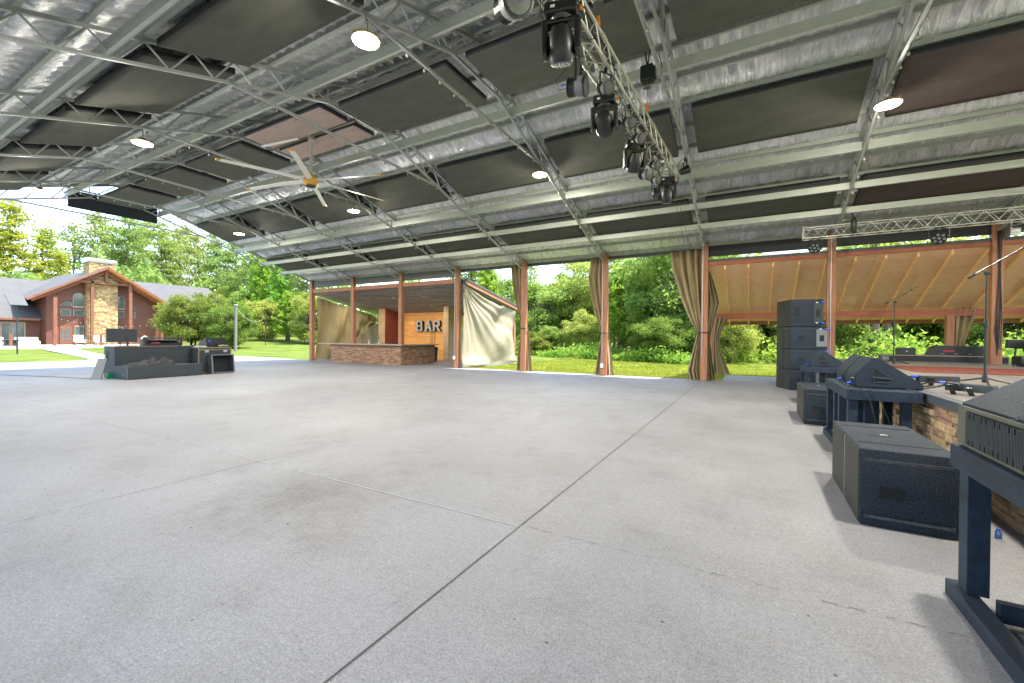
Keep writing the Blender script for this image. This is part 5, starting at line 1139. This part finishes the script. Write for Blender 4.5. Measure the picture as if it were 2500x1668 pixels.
# ------------------------------------------------------------------ lodge
m_log = mat("red_log_siding", (.135, .050, .030), .6, 0, .18, 1.5, (1, .3, 6), .5, 3, (0, 0, 2.2))
m_trimw = mat("brown_trim", (.20, .075, .038), .6, 0, .15, 2)
m_shing = mat("grey_shingles", (.075, .076, .079), .85, 0, .12, 1.2, bump=.3, bs=8)
m_win = glass("window_glass"); m_frame = mat("tan_window_frame", (.36, .27, .20), .5)
m_pat = mat("patio_concrete", (.40, .37, .33), .8, 0, .1, 1)
ld = thing("lodge", "red log lodge with a stone chimney gable and grey shingle wings across the lawn", "lodge", (-72, 20, 0))
part(ld, "front_wall", m_log, lambda mb: mb.prism([(15.85, .3), (26.2, .3), (26.2, 5.55), (20.6, 9.15), (15.85, 6.05)], -82, -68, 'x'))
for sgn, y1 in ((-1, 14.0), (1, 26.5)):
    part(ld, "gable_roof", m_shing, lambda mb: mb.prism([(20.5, 9.50), (y1, 9.50-.645*abs(y1-20.5)), (y1, 9.32-.645*abs(y1-20.5)), (20.5, 9.32)], -84, -66.2, 'x'))
    part(ld, "barge_board", m_trimw, lambda mb: mb.bar((-66.17, 20.5, 9.36), (-66.17, y1, 9.36-.645*abs(y1-20.5)), .08, .22))
    part(ld, "inner_rafter", m_trimw, lambda mb: mb.bar((-67.0, 20.5, 8.85), (-67.0, y1-sgn*.5, 8.85-.62*abs(y1-sgn*.5-20.5)), .2, .26))
part(ld, "soffit", m_wall, lambda mb: mb.prism([(20.5, 9.30), (14.3, 5.32), (14.3, 5.28), (20.5, 9.26), (26.3, 5.52), (26.3, 5.56)], -68, -66.25, 'x'))
part(ld, "stone_chimney_breast", m_stoneh, lambda mb: (ledge(mb, (-67.4, 19.0), (-67.4, 21.75), 8.3, (.10, .24), (.15, .5), .07, z0=.3), ledge(mb, (-68, 19.0), (-67.4, 19.0), 8.0, (.10, .24), (.15, .4), .07, z0=.3)) )
part(ld, "chimney_core", m_frame, lambda mb: mb.box(-68.05, -67.41, 19.0, 21.75, .3, 8.4))
ch = part(ld, "chimney", m_stoneh, lambda mb: (ledge(mb, (-67.6, 19.25), (-67.6, 21.6), 10.0, (.10, .2), (.15, .4), .06, z0=8.2), ledge(mb, (-69.4, 19.25), (-67.6, 19.25), 10.0, (.10, .2), (.15, .4), .06, z0=8.2), mb.box(-69.4, -67.65, 19.3, 21.6, 8.2, 10.0)))
part(ld, "chimney_cap", m_galv, lambda mb: mb.prism([(-69.5, 10.0), (-67.5, 10.0), (-67.45, 10.25), (-67.8, 10.5), (-68.5, 10.6), (-69.2, 10.5), (-69.55, 10.25)], 19.1, 21.75, 'y'))
for y, z in ((16.2, 5.6), (22.7, 7.9), (25.9, 5.4)): part(ld, "gable_post", m_trimw, lambda mb: mb.box(-66.9, -66.5, y-.15, y+.15, .35, z))
part(ld, "gable_post", m_trimw, lambda mb: mb.box(-67.0, -66.7, 19.15, 19.4, .35, 7.7))
part(ld, "tie_beam", m_trimw, lambda mb: mb.box(-67.0, -66.7, 17.6, 23.3, 7.45, 7.68)); part(ld, "king_post", m_trimw, lambda mb: mb.box(-67.0, -66.7, 20.4, 20.65, 7.6, 9.0))
def arch(y0, y1, z0, z1, quarter=0):
    n = 10; r = (y1-y0); P = [(y0, z0), (y1, z0)]
    for i in range(n+1):
        a = (math.pi/2)*i/n if quarter else math.pi*i/n
        if quarter == 1: P.append((y1-r*(math.sin(a)) , z0+(z1-z0)*math.cos(a)) if False else (y1-r*(1-math.cos(math.pi/2-a)) if False else y1-r*math.sin(a), z1-(z1-z0)*(1-math.cos(a))))
        else: P.append(((y0+y1)/2+(r/2)*math.cos(a), z1-r/2+(r/2)*math.sin(a)))
    return P
def win(P, x=-67.98):
    cy = sum(p[0] for p in P)/len(P); cz = sum(p[1] for p in P)/len(P)
    O = [(cy+(a-cy)*1.14, cz+(b_-cz)*1.14) for a, b_ in P]
    w_ = part(ld, "window", m_frame, lambda mb: mb.prism(O, x, x+.05, 'x')); mb = MB(); mb.prism(P, x+.051, x+.07, 'x'); mb.build("pane", m_win, w_)
R4 = lambda y0, y1, z0, z1: [(y0, z0), (y1, z0), (y1, z1), (y0, z1)]
win(arch(18.0, 18.85, 4.75, 6.25)); win(R4(17.0, 17.75, 3.65, 4.35)); win(R4(18.05, 18.85, 3.65, 4.35)); win(arch(16.95, 17.8, 4.75, 5.2)[:2]+[(17.8, 5.05), (17.5, 5.2), (17.2, 5.05), (16.95, 4.85)])
win(arch(21.9, 22.55, 4.75, 6.2)); win(R4(21.9, 22.5, 3.65, 4.35)); win(R4(23.05, 23.65, 3.65, 4.35)); win([(23.05, 4.75), (23.7, 4.75), (23.6, 4.95), (23.3, 5.15), (23.05, 5.2)])
dr = part(ld, "door", m_trimw, lambda mb: mb.box(-67.99, -67.93, 16.9, 17.85, .4, 2.45)); mb = MB(); [mb.box(-67.93, -67.91, 17.02+.26*i, 17.22+.26*i, .8+.5*j, 1.2+.5*j) for i in range(3) for j in range(3)]; mb.build("pane", m_win, dr)
win(R4(18.15, 18.85, .9, 2.4)); win(R4(22.0, 22.5, .9, 2.4)); part(ld, "wall_lantern", m_black, lambda mb: mb.cbox((-67.85, 16.5, 2.3), (.15, .2, .35), ch=.03))
# wings
part(ld, "left_wing_wall", m_log, lambda mb: mb.box(-80, -70, -6, 15.84, .3, 3.3))
part(ld, "left_wing_roof", m_shing, lambda mb: mb.prism([(-68.9, 3.05), (-68.9, 3.22), (-77, 8.15), (-85, 3.22), (-85, 3.05)], -6.5, 20, 'y'))
part(ld, "left_wing_fascia", m_trimw, lambda mb: mb.box(-68.9, -68.84, -6.5, 15.6, 3.0, 3.22))
part(ld, "right_wing_wall", m_log, lambda mb: mb.box(-80, -70, 26.25, 35.6, .3, 3.6))
part(ld, "right_wing_roof", m_shing, lambda mb: mb.add([(-68.9, 22, 3.5), (-68.9, 37, 3.5), (-77, 36.2, 9.15), (-77, 22, 9.15), (-85, 37, 3.5), (-85, 22, 3.5)], [(0, 1, 2, 3), (1, 4, 2), (3, 2, 4, 5)]))
part(ld, "right_wing_fascia", m_trimw, lambda mb: mb.box(-68.95, -68.86, 26.3, 36.9, 3.36, 3.5)); part(ld, "skylight", m_greyl, lambda mb: mb.add([(-70.4, 27.6, 4.60), (-70.4, 28.6, 4.60), (-72.0, 28.6, 5.72), (-72.0, 27.6, 5.72)], [(0, 1, 2, 3)]))
for y0, y1 in ((8.2, 9.6), (10.5, 11.9), (13.0, 14.6)):
    P = R4(y0, y1, .9, 2.7); w_ = part(ld, "window", m_frame, lambda mb: mb.prism([(y0-.12, .8), (y1+.12, .8), (y1+.12, 2.82), (y0-.12, 2.82)], -69.98, -69.92, 'x')); mb = MB(); mb.box(-69.92, -69.90, y0, (y0+y1)/2-.04, .9, 2.7); mb.box(-69.92, -69.90, (y0+y1)/2+.04, y1, .9, 2.7); mb.build("pane", m_win, w_)
for y in (12.4,): part(ld, "porch_post", m_trimw, lambda mb: mb.box(-69.2, -68.95, y, y+.25, .3, 3.05))
pt = part(None, "patio", m_pat, lambda mb: mb.box(-70, -60.8, -4, 33, -.2, .34)); tag(pt, kind='structure')
# patio furniture
def lounge(loc, label):
    t = thing("patio_chair", label, "patio chair", loc, "white chairs on the lodge patio"); x, y, z = loc
    part(t, "seat", m_white, lambda mb: mb.cbox((x, y, z+.36), (.7, .8, .08), tilt=('Y', .12))); part(t, "backrest", m_white, lambda mb: mb.cbox((x-.36, y, z+.72), (.08, .8, .75), tilt=('Y', -.3), ch=.02))
    for s in (-1, 1): part(t, "armrest", m_white, lambda mb: mb.cbox((x, y+s*.42, z+.56), (.7, .1, .05))); part(t, "leg", m_trimw, lambda mb: mb.cbox((x+.3, y+s*.38, z+.27), (.08, .08, .54))); part(t, "leg", m_trimw, lambda mb: mb.cbox((x-.3, y+s*.38, z+.17), (.08, .08, .34)))
    return t
lc = lounge((-62.3, 17.0, .34), "left white slatted patio chair in front of the lodge's stone chimney"); dup(lc, (-62.3, 18.6, .34), label="right white slatted patio chair in front of the lodge's stone chimney")
def sofa(loc, label, w):
    t = thing("patio_sofa", label, "sofa", loc, "white sofas on the lodge patio"); x, y, z = loc
    part(t, "base", m_white, lambda mb: mb.cbox((x, y, z+.22), (.9, w, .42), ch=.04)); part(t, "backrest", m_white, lambda mb: mb.cbox((x-.36, y, z+.58), (.2, w, .5), ch=.06)); part(t, "cushion", m_tarp, lambda mb: mb.cbox((x+.08, y, z+.5), (.6, w*.9, .14), ch=.05))
sofa((-62.6, 13.3, .34), "cream patio sofa right of the dark fire table by the lodge", 1.6); sofa((-62.6, 10.9, .34), "cream patio sofa at the left edge of the patio by the lodge", 1.8)
t = thing("fire_table", "dark square fire table between the cream patio sofas", "table", (-62, 12.1, .34)); part(t, "table_body", m_black, lambda mb: mb.cbox((-62, 12.1, .62), (.8, .8, .5), ch=.02)); part(t, "table_top", m_grey, lambda mb: mb.cbox((-62, 12.1, .9), (1.0, 1.0, .06)))
rl = thing("patio_railing", "low wire railing with brown posts along the patio edge", "railing", (-61, 20, .34))
for y in (11.9, 14.8, 18.3, 22, 25.7, 29): part(rl, "post", m_trimw, lambda mb: mb.cbox((-61.0, y, .92), (.2, .2, 1.2)))
part(rl, "wires", m_black, lambda mb: [mb.bar((-61, a, .45+.12*j), (-61, b_, .45+.12*j), .012) for a, b_ in ((14.8, 18.3), (18.3, 22), (22, 25.7), (25.7, 29)) for j in range(9)])
t = thing("solar_light_pole", "thin grey pole with a tilted solar panel at the left edge of the lawn", "lamp pole", (-47.6, 9.6, 0))
part(t, "pole", m_grey, lambda mb: mb.tube((-47.6, 9.6, 0), (-47.4, 9.55, 3.7), .05, 8)); part(t, "solar_panel", m_grey, lambda mb: mb.add([(-47.1, 9.15, 3.62), (-47.1, 10.05, 3.62), (-47.5, 9.85, 4.42), (-47.5, 8.95, 4.42), (-47.15, 9.15, 3.58), (-47.15, 10.05, 3.58), (-47.55, 9.85, 4.38), (-47.55, 8.95, 4.38)], [(0, 1, 2, 3), (7, 6, 5, 4), (0, 4, 5, 1), (1, 5, 6, 2), (2, 6, 7, 3), (3, 7, 4, 0)]))
m_oldw = mat("weathered_pole", (.16, .15, .13), .8, 0, .25, 4, (4, 4, .5))
t = thing("lamp_pole", "stout weathered grey wooden pole on the lawn right of the large shrub", "pole", (-43.25, 22.7, 0)); part(t, "pole", m_oldw, lambda mb: mb.tube((-43.25, 22.7, 0), (-43.4, 22.8, 4.4), .14, 12, .12), True); part(t, "cap", m_galv, lambda mb: mb.lathe([(.14, 0), (.19, .05), (.17, .12)], 14, (-43.4, 22.8, 4.38)))
t = thing("lamp_pole", "thin dark metal pole on the lawn near the first pavilion post", "pole", (-50.5, 29.9, .2)); part(t, "pole", m_grey, lambda mb: mb.tube((-50.5, 29.9, 0), (-50.5, 29.9, 3.9), .045, 8)); part(t, "finial", m_grey, lambda mb: mb.lathe([(.05, 0), (.07, .04), (.02, .1)], 10, (-50.5, 29.9, 3.88)))
def garland(a, b_, sag, n, label):
    a, b_ = Vector(a), Vector(b_); t = thing("festoon_lights", label, "string lights", (a+b_)/2, "festoon lights over the lawn")
    P = [a.lerp(b_, i/n)-Vector((0, 0, sag*4*(i/n)*(1-i/n))) for i in range(n+1)]
    part(t, "cord", m_wire, lambda mb: mb.path(P, .008, 4)); [part(t, "bulb", m_bulb, lambda mb: mb.lathe([(.015, .0), (.048, -.05), (.035, -.10)], 6, p)) for p in P]
garland((-66.5, 16.2, 3.3), (-43.4, 22.8, 4.1), 1.25, 26, "string of white bulbs sagging from the lodge gable to the weathered pole"); garland((-43.4, 22.8, 4.25), (-50.5, 29.9, 3.85), .95, 24, "string of small bulbs between the weathered pole and the thin metal pole")
garland((-50.5, 29.9, 3.9), (-44, 40, 3.2), .9, 20, "string of small bulbs running right from the thin metal pole")
for i, (x, y, h, lb) in enumerate(((-16.6, 39.7, 1.15, "left leaning grey fence stake in the weeds behind the first opening"), (-13.4, 40.0, 1.45, "grey fence stake in the weeds left of the bulged curtain"), (-10.1, 39.6, 1.25, "grey fence stake in the weeds right of the bulged curtain"))):
    mb = MB(); mb.tube((0, 0, -.2), (.03, 0, h), .06, 8, .05); o = mb.build("fence_stake", m_oldw); o.location = (x, y, float(gz(x, y))); tag(o, lb, "fence post", "fence stakes in the weeds")

# ------------------------------------------------------------------ trees
m_bark = mat("pine_bark", (.135, .10, .075), .9, 0, .35, 2, (5, 5, .8), .8, 6, (5, 5, .8)); m_bark3 = mat("dark_shrub_bark", (.05, .045, .035), .9, 0, .3, 2); m_bark2 = mat("grey_bark", (.11, .10, .085), .9, 0, .3, 2, (5, 5, .8), .6, 6, (5, 5, .8))
LEAF = {'pine': leafmat("pine_needles", (.14, .22, .055), (.37, .46, .12), .55), 'cyp': leafmat("feathery_needles", (.20, .29, .035), (.42, .46, .07), .55), 'ypine': leafmat("fresh_needles", (.16, .36, .04), (.36, .52, .08), .55),
        'broad': leafmat("broad_leaves", (.125, .235, .045), (.40, .48, .12), .6), 'ybroad': leafmat("yellow_leaves", (.24, .35, .07), (.50, .54, .14), .55), 'bush': leafmat("dark_shrub_leaves", (.10, .18, .035), (.28, .34, .07), .55)}
def quads(cent, size, rs, flat=0.0, aspect=1.6):
    n = len(cent); a = rs.normal(size=(n, 3)); a[:, 2] *= (1-flat); a /= np.linalg.norm(a, axis=1)[:, None]
    r = rs.normal(size=(n, 3)); r[:, 2] *= (1-flat*.7); b_ = r - a*(a*r).sum(1)[:, None]; b_ /= np.linalg.norm(b_, axis=1)[:, None]
    s = size*rs.uniform(.6, 1.3, n)[:, None]; a = a*s*aspect/2; b_ = b_*s/2
    V = np.stack([cent-a*.9, cent-b_*.8+a*.1, cent+a, cent+b_*.8+a*.1], 1).reshape(-1, 3); return V, np.arange(4*n).reshape(-1, 4)
def limb(mb, p, q, r0, r1, rs, bend=.12, n=5):
    p, q = np.array(p), np.array(q); L_ = np.linalg.norm(q-p); P = [tuple(p+(q-p)*i/n + (rs.normal(scale=bend*L_/n, size=3) if 0 < i < n else 0)) for i in range(n+1)]
    mb.path(P, [r0+(r1-r0)*i/n for i in range(n+1)], 6)
def tree_mesh(kind, seed):
    rs = np.random.default_rng(seed); mb = MB(); cs = []; sz = .3; flat = 0
    if kind in ('pine', 'thin', 'cyp'):
        H_ = 1.0*25; lo = {'pine': .42, 'thin': .58, 'cyp': .18}[kind]; nb = {'pine': 58, 'thin': 30, 'cyp': 85}[kind]; per = {'pine': 95, 'thin': 75, 'cyp': 110}[kind]
        off = rs.normal(scale=.35, size=2)
        mb.path([(off[0]*t*t*2, off[1]*t*t*2, H_*t-.4*(t == 0)) for t in np.linspace(0, .97, 9)], [.30*(1-t)**.8+.04 for t in np.linspace(0, .97, 9)], 8)
        for i in range(nb):
            t = lo+(1-lo)*(i+rs.uniform(0, 1))/nb; az = rs.uniform(0, 2*np.pi); q = (t-lo)/(1-lo)
            R_ = {'pine': 4.6, 'thin': 3.4, 'cyp': 5.6}[kind]*(np.sin(np.pi*min(1, .22+.78*q))**.7 if kind != 'cyp' else (1-q)**.75+.06)*rs.uniform(.55, 1.1)
            base = np.array([off[0]*t*t*2, off[1]*t*t*2, H_*t]); tip = base+np.array([np.cos(az)*R_, np.sin(az)*R_, rs.uniform(.1, 1.6) if kind != 'cyp' else rs.uniform(-.9, .6)])
            limb(mb, base, tip, .085*(1-.6*q), .02, rs)
            for k in range(3 if R_ > 2 else 2):
                f = 1-.32*k; c = base+(tip-base)*f+rs.normal(scale=.35, size=3)
                cs.append(c+rs.normal(size=(per//3, 3))*np.array([.85, .85, .30 if kind != 'cyp' else .22])*(1-.15*k))
        sz = .36; flat = .35 if kind == 'cyp' else 0
    elif kind == 'ypine':
        H_ = 8.; mb.path([(0, 0, H_*t-.3*(t == 0)) for t in np.linspace(0, 1, 7)], [.13*(1-t)+.015 for t in np.linspace(0, 1, 7)], 7)
        for i in range(90):
            t = .10+.88*i/90; az = i*2.4+rs.uniform(-.4, .4); R_ = (2.3*(1-t)**.8+.25)*rs.uniform(.75, 1.1); base = np.array([0, 0, H_*t]); tip = base+np.array([np.cos(az)*R_, np.sin(az)*R_, .55+R_*.30])
            limb(mb, base, tip, .03, .008, rs, n=3); d = (tip-base); m_ = 110; w = rs.uniform(.35, 1.06, m_)
            cs.append(base+d*w[:, None]+rs.normal(size=(m_, 3))*.13)
        sz = .17
    elif kind == 'trunk':
        H_ = 9.; mb.path([(.1*math.sin(t*4), 0, H_*t-.3*(t == 0)) for t in np.linspace(0, 1, 7)], [.30*(1-.3*t) for t in np.linspace(0, 1, 7)], 10)
        for i in range(10): az = rs.uniform(0, 6.28); z = H_*rs.uniform(.72, 1); tip = np.array([math.cos(az)*1.6, math.sin(az)*1.6, z+.8]); limb(mb, (0, 0, z), tip, .05, .02, rs); cs.append(tip+rs.normal(size=(160, 3))*[.6, .6, .4])
        sz = .2
    else:
        H_ = 10.; bu = kind == 'bush'; low = .05 if bu else .09; nl = 104 if bu else 68; cz = H_*(.42 if bu else .52); RX = 4.9 if bu else 3.3
        asym = rs.normal(scale=.35, size=4)
        nt_ = 4 if kind == 'bush' else 1
        for j in range(nt_):
            o_ = rs.normal(scale=.5, size=2) if nt_ > 1 else (0, 0); mb.path([(o_[0]*(.3+t), o_[1]*(.3+t), H_*.62*t-.3*(t == 0)) for t in np.linspace(0, 1, 5)], [.20*(1-.75*t)/nt_**.4 for t in np.linspace(0, 1, 5)], 7)
        for i in range(nl):
            ph = rs.uniform(0, 2*np.pi); ct = rs.uniform(-1, 1); st_ = math.sqrt(1-ct*ct); rr = rs.uniform(.2 if bu else .42, 1.0)**.6
            bulge = 1+.16*math.sin(2*ph+asym[0]*9)+.14*math.sin(3*ph+ct*3+asym[1]*9); c = np.array([math.cos(ph)*st_*RX*rr*bulge, math.sin(ph)*st_*RX*rr*bulge, cz+ct*rr*(H_-cz if ct > 0 else cz)*.88]); c[2] = max(c[2]+rs.normal(scale=.3), H_*low)
            limb(mb, (0, 0, H_*rs.uniform(.25, .55)), c, .07, .02, rs)
            R_ = rs.uniform(.55, 1.25); m_ = int(430*R_); d = rs.normal(size=(m_, 3)); d /= np.linalg.norm(d, axis=1)[:, None]; rad = R_*rs.uniform(.35, 1.05, m_)[:, None]
            cs.append(c+d*rad*np.array([1.05, 1.05, .85])+rs.normal(scale=.13, size=(m_, 3)))
        sz = .17
    V, F = quads(np.concatenate(cs), sz, rs, flat); return mb, V, F, H_
PROTO = {}
for kind, nv in (('pine', 4), ('thin', 2), ('cyp', 3), ('ypine', 2), ('broad', 5), ('ybroad', 3), ('bush', 3), ('trunk', 1)):
    PROTO[kind] = []
    for s_ in range(nv):
        mb, V, F, H_ = tree_mesh('broad' if kind == 'ybroad' else kind, 100+s_*17+len(kind)*3+(50 if kind == 'ybroad' else 0))
        PROTO[kind].append([mb, V, F, H_, None])
NAMES = {'pine': 'pine_tree', 'thin': 'pine_tree', 'cyp': 'cypress_tree', 'ypine': 'young_pine', 'broad': 'broadleaf_tree', 'ybroad': 'broadleaf_tree', 'bush': 'shrub', 'trunk': 'woodland_tree'}
CNT = {}
def tree(x, y, h, w, kind, label, group=None):
    i = CNT.get(kind, 0); CNT[kind] = i+1; P = PROTO[kind][i % len(PROTO[kind])]; s = h/P[3]
    if P[4] is None:
        t = thing(NAMES[kind], label, "shrub" if kind == 'bush' else "tree", (0, 0, 0), group)
        P[0].build("trunk", m_bark if kind in ('pine', 'thin', 'cyp', 'ypine', 'trunk') else (m_bark3 if kind == 'bush' else m_bark2), t, smooth=True)
        npmesh("crown", P[1], P[2], LEAF.get({'thin': 'pine', 'trunk': 'broad'}.get(kind, kind)), t); P[4] = t
    else: t = dup(P[4], label=label, group=group)
    if group is None and 'group' in t: del t['group']
    t.location = (x, y, float(gz(x, y))-.05); t.rotation_euler = (0, 0, (i*2.4) % 6.28); t.scale = (s*w, s*w, s)
    return t
for x, y, h, w, kind, lb in TREES: tree(x, y, h, w, kind, lb)
# the far wood, one mass of leaves and trunks beyond the trees one can tell apart
def mass(name, label, region, n, hf, size, mt, seed, cat="woodland", flat=0, trunks=0):
    rs = np.random.default_rng(seed); (x0, y0), (x1, y1), dep = region; p = np.array([x0, y0]); q = np.array([x1, y1]); d = (q-p); nrm = np.array([-d[1], d[0]])/np.linalg.norm(d)
    t = rs.uniform(0, 1, n); o_ = rs.uniform(0, dep, n); xy = p+d*t[:, None]+nrm*o_[:, None]; hh = hf(t, xy, rs)*rs.uniform(0, 1, n)**.75
    cl = rs.uniform(0, 1, n); c = np.stack([xy[:, 0], xy[:, 1], gz(xy[:, 0], xy[:, 1])+hh], 1); 
    k = rs.uniform(0, 6, 6); keep = (np.sin(c[:, 0]*1.3+k[0])+np.sin(c[:, 1]*1.1+k[1])+np.sin(c[:, 2]*1.7+k[2]+c[:, 0]*.4)) > rs.uniform(-1.9, 1.2, n); c = c[keep]
    V, F = quads(c, size, rs, flat); o = npmesh(name, V, F, mt); 
    return tag(o, label, cat, kind='stuff')
hf = lambda a, b_: (lambda t, xy, rs: a+b_*(.5+.5*np.sin(t*37)+.35*np.sin(t*91+1))*.6)
mass("forest", "hazy far wood behind the lodge and the pines", ((-112, -8), (-66, 92), 16), 30000, hf(9, 9), .75, LEAF['pine'], 41)
mass("forest", "far wood behind the bar and the curtained openings", ((-66, 74), (-2, 52), 12), 42000, hf(6, 5), .42, LEAF['broad'], 42)
mass("forest", "far yellow-green wood behind the stage", ((-4, 50), (50, 46), 10), 30000, hf(9, 4), .40, LEAF['ybroad'], 43)
mass("undergrowth", "leafy weeds and brush at the foot of the trees behind the openings", ((-27, 36.5), (-3, 26.5), 5), 30000, lambda t, xy, rs: .35+.9*rs.uniform(0, 1, len(t))*(.5+.5*np.sin(t*23)), .17, leafmat("weed_leaves", (.12, .28, .03), (.32, .45, .08), .5), 44, "undergrowth")
mass("undergrowth", "bright leafy brush behind the stage", ((-2, 31), (34, 30), 9), 30000, lambda t, xy, rs: .5+2.0*rs.uniform(0, 1, len(t))*(.6+.4*np.sin(t*31)), .19, leafmat("brush_leaves", (.12, .26, .03), (.42, .50, .09), .55), 45, "undergrowth")
mass("undergrowth", "dark brush along the back of the lawn by the lodge", ((-84, 44), (-40, 62), 6), 12000, lambda t, xy, rs: .8+1.8*rs.uniform(0, 1, len(t)), .34, LEAF['broad'], 46, "undergrowth")
# grass blades on the near lawn strip
def blades():
    rs = np.random.default_rng(9); n = 42000; x = rs.uniform(-12.1, -.9, n); y = 17.08+rs.uniform(0, 1, n)**1.6*17; h = rs.uniform(.03, .085, n); e = rs.uniform(0, 1, n) < .16; y = np.where(e, 17.045+rs.exponential(.05, n), y); h = np.where(e, h*1.5, h); e2 = rs.uniform(0, 1, n) < .12; x = np.where(e2, rs.uniform(-.9, 2.5, n), x); y = np.where(e2, 19.92+rs.uniform(0, 1, n)**1.6*9, y); a = rs.uniform(0, np.pi, n); w = .012+.0006*(y-17)*10
    dx, dy = np.cos(a)*w, np.sin(a)*w; l = rs.normal(scale=.02, size=(n, 2)); z = gz(x, y)
    V = np.stack([np.stack([x-dx, y-dy, z], 1), np.stack([x+dx, y+dy, z], 1), np.stack([x+l[:, 0], y+l[:, 1], z+h], 1)], 1).reshape(-1, 3); return V, np.arange(3*n).reshape(-1, 3)
V, F = blades(); o = npmesh("grass", V, F, leafmat("grass_blades", (.24, .30, .04), (.42, .44, .08)), quad=3); tag(o, "short sunlit grass beyond the slab edge", "grass", kind='stuff')
# a few dry leaves on the slab
mb = MB()
for i in range(70):
    x, y = random.uniform(-9, .5), random.uniform(1.3, 14); a = random.uniform(0, 6.28); s = random.uniform(.006, .016); mb.face([(x+s*math.cos(a), y+s*math.sin(a), .007), (x+s*.5*math.cos(a+1.9), y+s*.5*math.sin(a+1.9), .009), (x-s*math.cos(a), y-s*math.sin(a), .008), (x+s*.5*math.cos(a-1.7), y+s*.5*math.sin(a-1.7), .010)])
tag(mb.build("leaf_litter", mat("dry_leaf", (.07, .05, .03), .9)), "scattered dark bits of dry leaf on the concrete", "leaf litter", kind='stuff')
